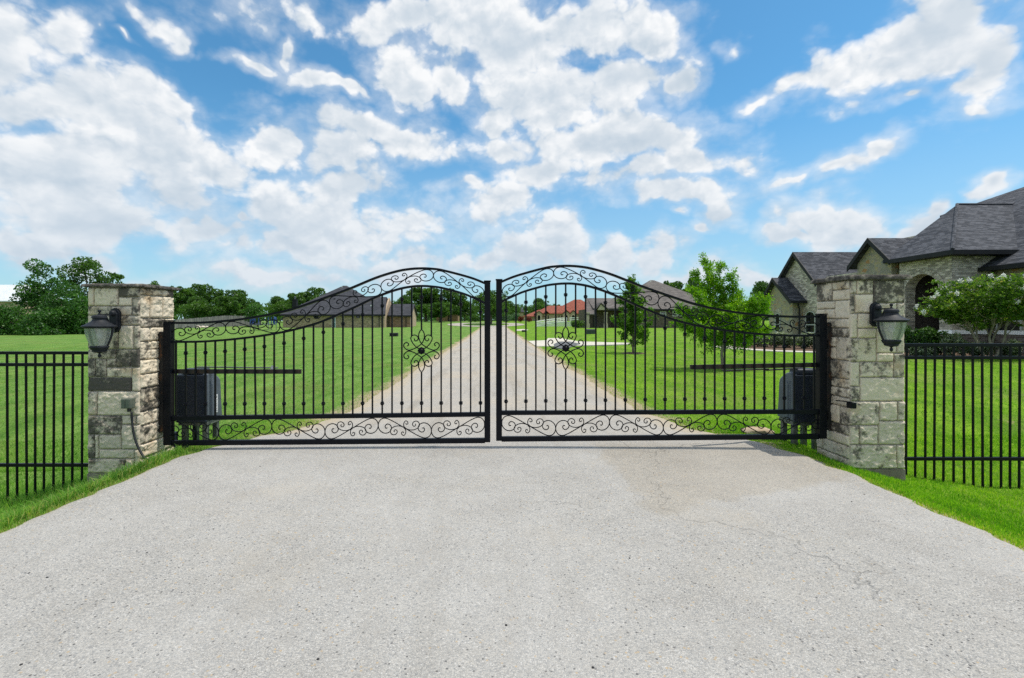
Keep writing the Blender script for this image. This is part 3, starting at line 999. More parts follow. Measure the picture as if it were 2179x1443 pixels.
class Stones:
    def __init__(self):
        self.V, self.F, self.tone, self.stain, self.n = [], [], [], [], 0

    def block(self, o, uax, nax, u0, u1, z0, z1, tone, stain, proud, res, rough, seed):
        gap = 0.006
        u0, u1, z0, z1 = u0 + gap, u1 - gap, z0 + gap, z1 - gap
        nu, nz = max(3, int((u1 - u0) / res)), max(3, int((z1 - z0) / res))
        uu = np.concatenate([[u0], np.linspace(u0, u1, nu + 1), [u1]])
        zz = np.concatenate([[z0], np.linspace(z0, z1, nz + 1), [z1]])
        U, Z = np.meshgrid(uu, zz)
        o, uax, nax = np.array(o), np.array(uax), np.array(nax)
        P = o + U[..., None] * uax + Z[..., None] * np.array((0, 0, 1.0))
        edge = np.minimum(np.minimum(U - u0, u1 - U), np.minimum(Z - z0, z1 - Z))
        pill = np.clip(edge / 0.012, 0, 1) ** 0.5
        nz_ = vnoise(P, 17, seed, 5, 0.72)
        ridge = 1 - np.abs(vnoise(P, 13, seed + 50, 4, 0.65) * 2 - 1)
        d = proud * (0.55 + 0.45 * pill) + rough * pill * ((nz_ - 0.42) * 1.5 + (ridge - 0.6) * 0.6)
        rim = np.zeros_like(U, bool)
        rim[0, :] = rim[-1, :] = True
        rim[:, 0] = rim[:, -1] = True
        d = np.where(rim, -0.02, d)
        P = P + d[..., None] * nax
        chip = (vnoise(P, 30, seed + 7, 3, 0.6) - 0.5) * 0.016
        P = P + chip[..., None] * uax
        P[..., 2] += (vnoise(P, 30, seed + 9, 3, 0.6) - 0.5) * 0.016
        a, b = U.shape
        i = np.arange(a - 1)[:, None] * b + np.arange(b - 1)[None, :]
        F = np.stack([i, i + 1, i + b + 1, i + b], -1).reshape(-1, 4)
        if np.dot(np.cross(uax, (0, 0, 1.0)), nax) < 0:
            F = F[:, ::-1]
        self.V.append(P.reshape(-1, 3))
        self.F.append(F + self.n)
        self.n += a * b
        # the stain grows down from ledges and spreads unevenly inside each stone
        s = stain + 0.5 * (vnoise(P, 5, seed + 80, 3) - 0.5)
        self.stain.append(s.ravel())
        self.tone.append(np.full(a * b, tone))

    def random_face(self, o, uax, nax, w, z0, z1, res, rough, rng, seed, stain=0.35, tone=0.6):
        z = z0
        while z < z1 - 0.02:
            h = min(rng.choice([0.10, 0.15, 0.2, 0.25]), z1 - z)
            if z1 - z - h < 0.07:
                h = z1 - z
            u = 0.0
            while u < w - 0.01:
                l = min(rng.uniform(0.14, 0.42), w - u)
                if w - u - l < 0.09:
                    l = w - u
                if h > 0.19 and l > 0.2 and rng.random() < 0.4:
                    parts = [(z, z + h * 0.55), (z + h * 0.55, z + h)]
                else:
                    parts = [(z, z + h)]
                for (a, b) in parts:
                    seed += 1
                    self.block(o, uax, nax, u, u + l, a, b, tone + rng.uniform(-.2, .22), stain + rng.uniform(-.3, .35), rng.uniform(0.008, 0.016), res, rough, seed)
                u += l
            z += h


def pillar(x0, x1, y0, y1, z0, zt, layout, inner, label, depth_front):
    root = thing('stone_pillar', ((x0 + x1) / 2, (y0 + y1) / 2, z0), label, 'gate pillar')
    rng = np.random.default_rng(5 if inner > 0 else 9)
    mb = MB()
    mb.box(x0 + 0.006, x1 - 0.006, y0 + 0.006, y1 - 0.006, z0 - 0.5, zt + 0.005)
    mb.build('mortar_core', 'mortar', root)
    st = Stones()
    for k, (a, b, c, d, tone, stain) in enumerate(layout):
        ua = (a - CX) * depth_front / FPX - x0
        ub = (b - CX) * depth_front / FPX - x0
        ua, ub = max(ua, -0.008), min(ub, x1 - x0 + 0.008)
        if ua < 0.03: ua = -0.008
        if ub > x1 - x0 - 0.03: ub = x1 - x0 + 0.008
        za, zb = EYE - (d - CY) * depth_front / FPX, EYE - (c - CY) * depth_front / FPX
        zb = min(zb, zt)
        st.block((x0, y0, 0), (1, 0, 0), (0, -1, 0), ua, ub, za, zb, tone, stain + (0.06 if inner < 0 else -0.04), rng.uniform(0.007, 0.013), 0.009, 0.014 if za > 0.6 else 0.03, 100 + k)
    w = y1 - y0
    if inner > 0:      # left pillar: the side facing the drive is +X
        st.random_face((x1, y0, 0), (0, 1, 0), (1, 0, 0), w, z0, zt, 0.009, 0.034, rng, 300, 0.36, 0.75)
        st.random_face((x0, y0, 0), (0, 1, 0), (-1, 0, 0), w, z0, zt, 0.03, 0.025, rng, 500)
    else:
        st.random_face((x0, y0, 0), (0, 1, 0), (-1, 0, 0), w, z0, zt, 0.009, 0.016, rng, 300, 0.40, 0.62)
        st.random_face((x1, y0, 0), (0, 1, 0), (1, 0, 0), w, z0, zt, 0.03, 0.025, rng, 500)
    st.random_face((x0, y1, 0), (1, 0, 0), (0, 1, 0), x1 - x0, z0, zt, 0.03, 0.02, rng, 700)
    np_mesh('stonework', np.concatenate(st.V), np.concatenate(st.F), 'limestone', root,
            attr={'tone': np.concatenate(st.tone), 'stain': np.concatenate(st.stain)})
    f = MB()
    f.box(x0 - 0.012, x1 + 0.012, y0 - 0.012, y1 + 0.012, z0 - 0.6, z0)
    f.build('foundation', 'foundation', root, bevel=0.006)
    # cap slab with hewn edges
    ov, ht = 0.052, (0.034 if inner > 0 else 0.05)
    xs = np.linspace(x0 - ov, x1 + ov, 36)
    ys_ = np.linspace(y0 - ov, y1 + ov, 36)
    ring = [(x, y0 - ov) for x in xs[:-1]] + [(x1 + ov, y) for y in ys_[:-1]] + [(x, y1 + ov) for x in xs[:0:-1]] + [(x0 - ov, y) for y in ys_[:0:-1]]
    ring = np.array(ring)
    cxy = np.array(((x0 + x1) / 2, (y0 + y1) / 2))
    prof = [(0.0, 0.90), (0.0, 1.0), (0.2 * ht, 1.0), (0.5 * ht, 1.0), (0.8 * ht, 0.985), (ht, 0.955), (ht + 0.008, 0.6), (ht + 0.009, 0.0)]
    V, F = [], []
    for (z, s) in prof:
        p = cxy + (ring - cxy) * s
        q = np.concatenate([p, np.full((len(p), 1), zt + z)], 1)
        nn = vnoise(q, 22, 40 + int(inner), 3, 0.6) - 0.5
        n2 = vnoise(q, 7, 60 + int(inner), 2, 0.6) - 0.5
        if 0.9 < s:
            dirv = (ring - cxy) / np.linalg.norm(ring - cxy, axis=1, keepdims=True)
            q[:, :2] += dirv * (nn * 0.045 + n2 * 0.03)[:, None]
        if z > 0.02:
            q[:, 2] += nn * 0.014
        V.append(q)
    m_ = len(ring)
    for k in range(len(prof) - 1):
        for j in range(m_):
            j2 = (j + 1) % m_
            F.append((k * m_ + j, k * m_ + j2, (k + 1) * m_ + j2, (k + 1) * m_ + j))
    np_mesh('cap', np.concatenate(V), F, 'cap_stone', root)
    return root


PD = 5.10   # distance of the pillars' front faces
LX0, LX1, RX0, RX1 = -4.31, -3.77, 3.79, 4.36
pillar(LX0, LX1, PD, PD + 0.535, -0.165, 1.815, LEFT_FRONT, 1, 'limestone gate pillar left of the drive, sunlit on its side and with a cable down its face', PD)
pillar(RX0, RX1, PD, PD + 0.52, -0.12, 1.892, RIGHT_FRONT, -1, 'limestone gate pillar right of the drive, the one nearest the big stone house', PD)


# ------------------------------------------------------------------ wall lanterns on the pillars
def lantern(x, z, label, side):
    wy = PD - 0.018
    root = thing('wall_lantern', (x, wy, z), label, 'wall lantern', 'lanterns on the gate pillars')
    by = wy - 0.215            # axis of the lantern body
    # back plate: tall octagon with a domed boss
    p = MB()
    hw, hh = 0.052, 0.085
    out = [(-hw, -hh), (-hw * .62, -hh - 0.03), (0, -hh - 0.045), (hw * .62, -hh - 0.03), (hw, -hh), (hw, hh), (hw * .62, hh + 0.03), (0, hh + 0.048), (-hw * .62, hh + 0.03), (-hw, hh)]
    zc = z + 0.058
    p.poly([(x + a, wy - 0.028, zc + b) for a, b in out], (0, 0.032, 0))
    p.poly([(x + a * .72, wy - 0.048, zc + b * .8) for a, b in out], (0, 0.024, 0))
    p.lathe([(0.001, -0.075), (0.02, -0.072), (0.031, -0.058), (0.034, -0.04)], (x, wy, zc + 0.075), 12, axis='y')
    p.build('back_plate', 'lantern_paint', root, bevel=0.003)
    a = MB()
    za = z + 0.116
    a.bar((x, wy - 0.03, za), (x, by - 0.012, za), 0.016, 0.014)
    a.tube(catmull([(x, wy - 0.045, z + 0.02), (x, wy - 0.09, z + 0.035), (x, wy - 0.12, z + 0.08), (x, wy - 0.16, za - 0.006)], 5), 0.008, 6)
    a.lathe([(0.001, 0.122), (0.012, 0.122), (0.012, 0.128), (0.006, 0.132), (0.006, 0.136), (0.0115, 0.141), (0.0155, 0.150), (0.0155, 0.156), (0.0115, 0.165), (0.001, 0.169)], (x, by, z), 12)
    a.build('arm', 'lantern_paint', root, smooth=40)
    rf = MB()
    rf.lathe([(0.02, 0.118), (0.045, 0.112), (0.061, 0.102), (0.0655, 0.088), (0.066, 0.082), (0.058, 0.078), (0.059, 0.062), (0.068, 0.05), (0.088, 0.034), (0.115, 0.016), (0.138, 0.006), (0.146, 0.001), (0.146, -0.008), (0.139, -0.011), (0.128, -0.013), (0.126, -0.022), (0.116, -0.022)], (x, by, z), 28)
    rf.build('roof', 'lantern_paint', root, smooth=35)
    gp = [(0.119, -0.022), (0.1175, -0.05), (0.112, -0.085), (0.102, -0.12), (0.09, -0.155), (0.078, -0.185), (0.070, -0.205)]
    g = MB()
    k0 = len(g.v)
    n = 28
    g.lathe(gp, (x, by, z), n)
    g.f = [f for f in g.f if len(f) == 4]
    g.mi = [0] * len(g.f)
    g.build('glass_shade', 'frosted_glass', root, smooth=True)
    for th in (R(8), R(172), R(90)):
        cage = MB()
        pts = [(x + (r + 0.003) * math.cos(th), by + (r + 0.003) * math.sin(th), z + zz) for r, zz in gp]
        rad = Vector((math.cos(th), math.sin(th), 0))
        for q0, q1 in zip(pts, pts[1:]):
            cage.bar(q0, q1, 0.026, 0.008, up=rad)
        cage.build('rib', 'lantern_paint', root)
    cup = MB()
    cup.lathe([(0.001, -0.20), (0.072, -0.20), (0.080, -0.204), (0.082, -0.214), (0.076, -0.222), (0.070, -0.236), (0.060, -0.246), (0.0625, -0.252), (0.061, -0.258), (0.045, -0.264), (0.022, -0.270), (0.010, -0.275), (0.009, -0.282), (0.0125, -0.290), (0.0155, -0.300), (0.0135, -0.311), (0.006, -0.321), (0.001, -0.323)], (x, by, z), 24)
    cup.build('bottom_cup', 'lantern_paint', root, smooth=35)
    bl = MB()
    bl.lathe([(0.001, -0.135), (0.018, -0.128), (0.028, -0.108), (0.026, -0.085), (0.016, -0.062), (0.014, -0.05), (0.02, -0.048), (0.02, -0.02), (0.001, -0.02)], (x, by, z), 14)
    bl.build('bulb', 'flower_white', root, smooth=True)
    return root


lantern(-4.005, 1.402, 'black wall lantern with frosted glass on the left gate pillar', -1)
lantern(4.035, 1.464, 'black wall lantern with frosted glass on the right gate pillar', 1)

# outlet box and cable on the left pillar, sensor on the right one
yf = PD - 0.02
root = thing('outlet_box', at(281, 857, yf), 'small grey-green outlet box fixed to the left gate pillar', 'electrical box')
mb = MB()
bx, _, bz = at(279, 857, yf)
mb.box(bx - 0.052, bx + 0.045, yf - 0.075, yf + 0.02, bz - 0.05, bz + 0.052)
mb.build('housing', 'box_grey', root, bevel=0.006)
mb = MB()
mb.box(bx - 0.045, bx - 0.0065, yf - 0.081, yf - 0.073, bz - 0.043, bz + 0.045)
mb.box(bx + 0.001, bx + 0.038, yf - 0.081, yf - 0.073, bz - 0.043, bz + 0.045)
mb.build('cover', 'box_grey', root, bevel=0.002)
mb = MB()
mb.lathe([(0.016, -0.088), (0.018, -0.086), (0.018, -0.055), (0.024, -0.05), (0.024, -0.045)], (bx + 0.005, yf - 0.035, bz), 12)
mb.build('gland', 'conduit_grey', root)
mb = MB()
cp = [at(px, py, d) for px, py, d in [(280, 876, 5.05), (281, 895, 5.05), (284, 920, 5.04), (291, 945, 5.03), (303, 968, 5.02), (317, 984, 5.01), (330, 992, 5.0), (345, 997, 5.0)]]
cp = [(x, y, z) for x, y, z in cp]
mb.tube(catmull(cp, 6), 0.0115, 8)
o = mb.build('cable', 'conduit_grey', None, smooth=True)
tag(o, 'grey cable curving from the outlet box down the left gate pillar into the grass', 'cable')
root = thing('gate_sensor', at(1806, 861, PD - 0.02), 'small black sensor on a bracket fixed to the right gate pillar', 'sensor')
mb = MB()
sx, _, sz = at(1810, 862, 5.05)
mb.box(sx - 0.028, sx + 0.028, 5.0, 5.075, sz - 0.03, sz + 0.03)
mb.build('housing', 'black_paint', root, bevel=0.006)
mb = MB()
mb.bar((sx, 5.04, sz + 0.033), (sx - 0.125, 5.09, sz + 0.042), 0.03, 0.008)
mb.build('bracket', 'black_paint', root)


# ------------------------------------------------------------------ wrought iron double gate
GY = 5.37
UPPER = [(365.6, 687.2), (419.5, 687), (465, 684.3), (522, 678.4), (578.6, 668.5), (624, 657.5), (681, 638), (742, 615.4), (799.4, 591.6), (842, 578.2), (870, 573), (896, 571.3), (920, 572.2), (941.5, 575.2), (984, 586), (1010, 594), (1032, 603)]
LOWER = [(365.6, 727.6), (425, 727), (482, 723.3), (539, 717), (581.5, 710.5), (624, 702), (681, 685.8), (742, 660), (771, 646.4), (799.4, 633), (827.8, 621.8), (856, 613.5), (880, 609.6), (896, 608.8), (915, 609.5), (941.5, 613), (984, 624.4), (1010, 635), (1032, 645)]
MAIN = [(0, 0), (60, -35), (110, -62), (145, -74), (175, -69), (194, -48), (200, -20), (191, 10), (168, 31), (140, 37), (114, 27), (101, 4), (105, -17), (122, -30), (139, -28), (148, -14), (142, 0), (131, -3)]
SMALL = [(0, 0), (30, -13), (62, -15), (92, -4), (109, 18), (103, 41), (85, 50), (66, 44), (57, 28), (63, 15), (75, 13), (82, 22), (77, 30)]
HOOK = [(0, 0), (-8, 20), (-5, 41), (7, 54), (21, 47), (24, 33), (13, 28), (7, 36)]


def gate_leaf(right):
    def W(px, py):
        """left-leaf photo pixel -> world; the right leaf is the mirrored leaf, hung a little higher at its hinge"""
        if right:
            t = (1043 - px) / 691.0
            px = 1056 + t * 699.0
            py = py - 3 - 11 * max(0, t)
        return Vector(at(px, py, GY))
    ctr = W(358, 815)
    root = thing('gate_leaf', (ctr.x, GY, 0.08),
                 ('right leaf of the black wrought iron gate, its hinges beside the stone house side pillar' if right else
                  'left leaf of the black wrought iron gate, its hinges beside the sunlit pillar'), 'gate', 'leaves of the double gate')
    iron = 'black_paint'
    # stiles with caps
    for (xa, xb, yt, yb, nm) in ((352, 367, 684, 946, 'hinge_stile'), (1031, 1043.4, 600, 940, 'meeting_stile')):
        mb = MB()
        a, b = W((xa + xb) / 2, yt), W((xa + xb) / 2, yb)
        w = (xb - xa) / 190.0
        mb.box(a.x - w / 2, a.x + w / 2, GY - w / 2, GY + w / 2, b.z, a.z)
        st = mb.build(nm, iron, root, bevel=0.003)
        mb = MB()
        mb.box(a.x - w / 2 - 0.006, a.x + w / 2 + 0.006, GY - w / 2 - 0.006, GY + w / 2 + 0.006, a.z + 0.001, a.z + 0.014)
        mb.build('post_cap', iron, st, bevel=0.003)
    # straight rails
    for (ya, yb, h, nm) in ((889.5, 881.5, 9.2 / 190, 'middle_rail'), (942.5, 937.2, 10.5 / 190, 'bottom_rail')):
        mb = MB()
        mb.bar(W(366, ya), W(1032, yb), 0.045, h)
        mb.build(nm, iron, root, bevel=0.003)
    # arched rails
    def sweep(pts, w, h, nm):
        c = catmull([tuple(W(*p)) for p in pts], 5)
        mb = MB()
        k = len(c)
        V = []
        for i, p in enumerate(c):
            d = Vector(c[min(i + 1, k - 1)] - c[max(i - 1, 0)]).normalized()
            nrm = Vector((-d.z, 0, d.x))
            if nrm.z < 0: nrm = -nrm
            p = Vector(p)
            for (sy, sn) in ((-1, -1), (1, -1), (1, 1), (-1, 1)):
                V.append(p + Vector((0, sy * w / 2, 0)) + nrm * (sn * h / 2))
        F = []
        for i in range(k - 1):
            for j in range(4):
                F.append((i * 4 + j, i * 4 + (j + 1) % 4, (i + 1) * 4 + (j + 1) % 4, (i + 1) * 4 + j))
        mb.add(V, F)
        mb.build(nm, iron, root, smooth=50)
        return c
    sweep(UPPER, 0.038, 0.024, 'top_rail')
    sweep(LOWER, 0.038, 0.024, 'lower_arched_rail')
    lx = np.array([p[0] for p in LOWER]); 
    cl = np.array(catmull([(p[0], p[1]) for p in LOWER], 6))
    cu = np.array(catmull([(p[0], p[1]) for p in UPPER], 6))
    lowy = lambda x: float(np.interp(x, cl[:, 0], cl[:, 1]))
    # pickets
    def collar(p, parent):
        mb = MB()
        s = 0.0098
        prof = [(1.0, -0.019), (1.5, -0.017), (1.5, -0.012), (1.15, -0.009), (1.85, -0.003), (1.85, 0.003), (1.15, 0.009), (1.6, 0.012), (1.6, 0.017), (1.0, 0.019)]
        mb.lathe([(r * s * 1.35, z) for r, z in prof], (p.x, GY, p.z), 8)
        mb.build('collar', iron, parent)
    for k in range(32):
        px = 374.5 + 20.9 * k
        top, bot = lowy(px) + 1, 889.5 - (889.5 - 881.5) * (px - 366) / 666 - 4
        lean = 0.0
        if k in (8,) and not right: lean = 2.5
        if k in (22,) and right: lean = -2
        segs = [(top, bot)]
        if k in (24, 26): segs = [(top, 715.5), (777.5, bot)]
        if k == 25: segs = [(top, 702), (791, bot)]
        pks = []
        for (a, b) in segs:
            pa, pb = W(px, a), W(px + lean, b)
            mb = MB()
            mb.bar(pa, pb, 0.0165, 0.0165, up=(0, 1, 0))
            pks.append(mb.build('picket', iron, root))
        if k % 2 == 1:
            collar(W(px, top + 23), pks[0])
            collar(W(px + lean * .85, 860 - 2.5 * (px - 366) / 666), pks[-1])
    # scroll bands
    def band(path, flip, nm_off, sc):
        """path maps unit coordinates (dx, dy up, in drawing units) to world"""
        for (curve, rad, mirror) in ((MAIN, 0.0058, True), (SMALL, 0.0054, True), (HOOK, 0.0054, True)):
            f = [(x, y * (-1 if flip else 1)) for x, y in curve]
            if mirror:
                full = [(-x, -y) for x, y in f[:0:-1]] + f
            c = catmull(full, 4)
            mb = MB()
            off = {id(MAIN): 0.0, id(SMALL): 0.004, id(HOOK): -0.004}[id(curve)]
            pts = []
            for q in c:
                p = path(q[0], q[1])
                pts.append((p.x, p.y + off, p.z))
            mb.tube(pts, rad, 5)
            if curve is HOOK:
                p0 = path(0, 0)
                mb.ball((p0.x, GY, p0.z), 0.0125, 8, 5)
            if curve is SMALL:
                for s_ in (1, -1):
                    p1 = path(s_ * 105.0, s_ * 11.0 * (-1 if flip else 1))
                    mb.ball((p1.x, GY, p1.z), 0.009, 6, 4)
            mb.build('scroll', iron, root, smooth=True)
    for i in range(6):
        x0, x1 = 352 + 113.2 * i, 352 + 113.2 * (i + 1)
        xc = (x0 + x1) / 2

        def pb(dx, dy, xc=xc):
            px = xc + dx / 400 * 113.2
            px = min(max(px, 367.5), 1031)
            t = (px - 366) / 666
            yc = (894.1 + 937.2) / 2 - 6.3 * t
            return W(px, yc - dy / 148 * 42.5)
        band(pb, i % 2 == 1, 0, 1)
    # top band follows the arc length of the middle line
    xs = np.linspace(366, 1031.5, 600)
    mid = np.stack([xs, (np.interp(xs, cl[:, 0], cl[:, 1]) + np.interp(xs, cu[:, 0], cu[:, 1])) / 2], 1)
    gap = (np.interp(xs, cl[:, 0], cl[:, 1]) - np.interp(xs, cu[:, 0], cu[:, 1]))
    seg = np.concatenate([[0], np.cumsum(np.linalg.norm(np.diff(mid, axis=0), axis=1))])
    L = seg[-1]
    tang = np.gradient(mid, axis=0)
    tang /= np.linalg.norm(tang, axis=1, keepdims=True)
    for i in range(6):
        sc_ = L / 6
        s0 = sc_ * (i + 0.5)

        def pt(dx, dy, s0=s0, sc_=sc_):
            s = min(max(s0 + dx / 400 * sc_, 0.5), L - 0.5)
            mx = np.array([np.interp(s, seg, mid[:, 0]), np.interp(s, seg, mid[:, 1])])
            tx = np.array([np.interp(s, seg, tang[:, 0]), np.interp(s, seg, tang[:, 1])])
            g = np.interp(s, seg, gap) * abs(tx[0]) - 5.2
            nrm = np.array([tx[1], -tx[0]])      # points up in the picture
            q = mx + nrm * (dy / 148 * g)
            return W(q[0], q[1])
        band(pt, i % 2 == 0, 0, 1)
    # flower ornament
    fc = W(897.0, 746.3)
    mb = MB()
    mb.lathe([(0.001, -0.034), (0.012, -0.033), (0.02, -0.027), (0.024, -0.02), (0.034, -0.018), (0.039, -0.008), (0.037, 0.004), (0.02, 0.014), (0.001, 0.016)], tuple(fc), 14, axis='y')
    for k in range(8):
        a = k * math.pi / 4
        mb.ball((fc.x + 0.03 * math.cos(a), GY - 0.012, fc.z + 0.03 * math.sin(a)), 0.0135, 7, 5)
    fl = mb.build('flower_ornament', iron, root, smooth=35)
    A = [(-11, 582), (-50, 535), (-82, 435), (-66, 315), (0, 195), (132, 95), (262, 32), (352, 13), (432, 45), (492, 122), (474, 200), (412, 230), (362, 195), (366, 150), (400, 128)]
    B = [(40, 40), (132, 95), (232, 195), (296, 330), (266, 412), (182, 437), (114, 398), (92, 338), (118, 288), (162, 272), (194, 300), (197, 340)]
    for cv in (A, B):
        for sx_ in (1, -1):
            for sy_ in (1, -1):
                mb = MB()
                o_ = (0.004 if sx_ * sy_ > 0 else -0.004)
                pts = []
                for q in catmull(cv, 5):
                    pts.append((fc.x + sx_ * q[0] / 13.1 / 190, GY + o_, fc.z + sy_ * q[1] / 13.1 / 190))
                mb.tube(pts, 0.0068, 6)
                mb.build('petal_scroll', iron, fl, smooth=True)
    # brace bar of the opener, bolted behind the pickets
    mb = MB()
    e = 638 if not right else 632
    mb.bar(W(362, 791), W(e, 791.5), 0.03, 0.05)
    mb.v = [(x, y + 0.038, z) for x, y, z in mb.v]
    mb.build('brace_bar', 'brown_steel', root, bevel=0.002)
    return root


gate_leaf(False)
gate_leaf(True)


# rusty hinge posts between gate and pillars
def hinge_post(pxc, yt, yb, label, s):
    d = GY + 0.02
    top, bot = at(pxc, yt, d), at(pxc, yb, d)
    root = thing('hinge_post', (top[0], d, bot[2]), label, 'hinge post', 'rusty hinge posts')
    mb = MB()
    w = 0.026
    mb.box(top[0] - w, top[0] + w, d - w, d + w, bot[2], top[2])
    mb.build('tube', 'rusty_steel', root, bevel=0.003)
    for zz in (bot[2] + 0.02, top[2] - 0.03):
        mb = MB()
        mb.box(top[0] - 0.042, top[0] + 0.042, d - 0.034, d + 0.034, zz - 0.012, zz + 0.012)
        mb.build('plate', 'rusty_steel', root)
    for f in (0.14, 0.80):
        zz = bot[2] + f * (top[2] - bot[2])
        mb = MB()
        x_ = top[0] - s * 0.045
        mb.lathe([(0.014, -0.05), (0.014, 0.05)], (x_, d, zz), 10)
        mb.bar((top[0], d, zz), (x_, d, zz), 0.02, 0.05)
        mb.build('hinge', 'rusty_steel', root)


hinge_post(345, 706, 918, 'rusty square hinge post fixed against the left gate pillar', -1)
hinge_post(1764.5, 686, 915, 'rusty square hinge post fixed against the right gate pillar', 1)


# ------------------------------------------------------------------ gate openers behind the leaves
def opener(side):
    s = side
    xo = 3.61 if s > 0 else -3.46
    y0, y1 = 5.78, 6.08
    zb, zt = 0.24, 0.87
    wdt = 0.37
    xa, xb = xo, xo + s * wdt
    root = thing('gate_opener', ((xa + xb) / 2, (y0 + y1) / 2, 0),
                 'dark plastic gate opener housing on steel legs behind the right gate leaf' if s > 0 else
                 'dark plastic gate opener housing with white sticker and flat arms behind the left gate leaf', 'gate opener', 'gate openers')
    # moulded cover: side profile in y,z swept across x
    prof = [(y0, zb), (y0, zt - 0.10), (y0 + 0.012, zt - 0.055), (y0 + 0.05, zt - 0.03), (y0 + 0.15, zt - 0.055), (y1 - 0.05, zt - 0.115), (y1 - 0.012, zt - 0.15), (y1, zt - 0.2), (y1 + 0.03, zb)]
    mb = MB()
    mb.poly([(xa, y, z) for y, z in prof], (s * wdt, 0, 0))
    mb.build('cover', 'opener_grey', root, bevel=0.018, smooth=45)
    mb = MB()
    lo, hi = min(xa, xb), max(xa, xb)
    mb.box(lo + 0.004, hi - 0.004, y0 - 0.016, y0 + 0.03, zb - 0.012, zt - 0.062)
    mb.build('front_cover', 'opener_plastic', root, bevel=0.014)
    mb = MB()
    mb.poly([(xa + s * 0.05, y, z) for y, z in [(y0 - 0.012, zt - 0.06), (y0 - 0.012, zt - 0.012), (y0 + 0.01, zt + 0.01), (y0 + 0.15, zt + 0.006), (y0 + 0.18, zt - 0.07)]], (s * 0.24, 0, 0))
    mb.build('top_cap', 'opener_plastic', root, bevel=0.012, smooth=45)
    # raised panel and ribbed seam on the flank that faces the drive
    mb = MB()
    pp = [(y0 + 0.10, zb + 0.01), (y0 + 0.10, zt - 0.19), (y0 + 0.125, zt - 0.15), (y1 - 0.03, zt - 0.20), (y1 + 0.012, zb + 0.01)]
    mb.poly([(xa - s * 0.007, y, z) for y, z in pp], (s * 0.02, 0, 0))
    for k in range(18):
        zz = zb + 0.03 + k * 0.026
        mb.box(min(xa - s * 0.008, xa), max(xa - s * 0.008, xa), y0 + 0.058, y0 + 0.078, zz, zz + 0.013)
    mb.build('side_panel', 'opener_grey', root, bevel=0.003)
    mb = MB()
    mb.box(min(xa, xb) + 0.01, max(xa, xb) - 0.01, y0 + 0.02, y1 + 0.01, zb - 0.05, zb - 0.003)
    mb.build('base_plate', 'galvanised', root, bevel=0.004)
    for (lx, ly) in ((0.05, y0 + 0.06), (0.30, y0 + 0.06), (0.05, y1 - 0.03), (0.30, y1 - 0.03)):
        mb = MB()
        xx = xa + s * lx
        mb.box(xx - 0.028, xx + 0.028, ly - 0.028, ly + 0.028, -0.2, zb - 0.053)
        mb.build('leg', 'galvanised', root, bevel=0.003)
    if s < 0:
        mb = MB()
        mb.box(xa, xa + 0.0105, y0 + 0.135, y0 + 0.21, zb + 0.08, zb + 0.30)
        stk = mb.build('sticker', 'sticker_white', root)
        ink = MB()
        for k in range(7):
            zz = zb + 0.10 + k * 0.022
            ink.box(xa + 0.0106, xa + 0.012, y0 + 0.145, y0 + 0.20 - 0.008 * (k % 3), zz, zz + 0.005)
        ink.box(xa + 0.0106, xa + 0.012, y0 + 0.155, y0 + 0.19, zb + 0.262, zb + 0.285)
        ink.build('print', 'sticker_ink', stk)
    # flat folding arms
    mb = MB()
    zz = zt - 0.004
    if s < 0:
        p0 = (xa - 0.16, y0 + 0.08, zz + 0.026)
        p1 = at(580, 787.5, 5.52); p1 = (p1[0], 5.52, zz + 0.018)
        pm = (-2.62, 5.80, zz + 0.022)
        mb.bar(p0, pm, 0.045, 0.012)
        mb.bar((pm[0] - 0.04, pm[1] - 0.02, zz + 0.045), p1, 0.045, 0.014)
    else:
        pm = (3.18, 5.62, zz + 0.012)
        mb.bar((xa + 0.16, y0 + 0.08, zz + 0.014), pm, 0.045, 0.012)
        mb.bar((pm[0] + 0.03, pm[1], zz + 0.026), (2.62, 5.46, zz + 0.022), 0.045, 0.012)
    mb.build('arm', 'galvanised' if s < 0 else 'brown_steel', root)
    if s < 0:
        mb = MB()
        mb.box(xa - 0.42, xa - 0.36, y0 - 0.05, y0 + 0.02, -0.18, 0.12)
        mb.build('junction_stub', 'opener_plastic', root, bevel=0.004)
        mb = MB()
        mb.tube(catmull([(xa - 0.2, y0 + 0.05, zb - 0.04), (xa - 0.16, y0 + 0.04, 0.05), (xa - 0.21, y0 + 0.03, -0.08), (xa - 0.22, y0 + 0.03, -0.2)], 5), 0.012, 6)
        mb.build('wiring', 'black_paint', root)


opener(-1)
opener(1)


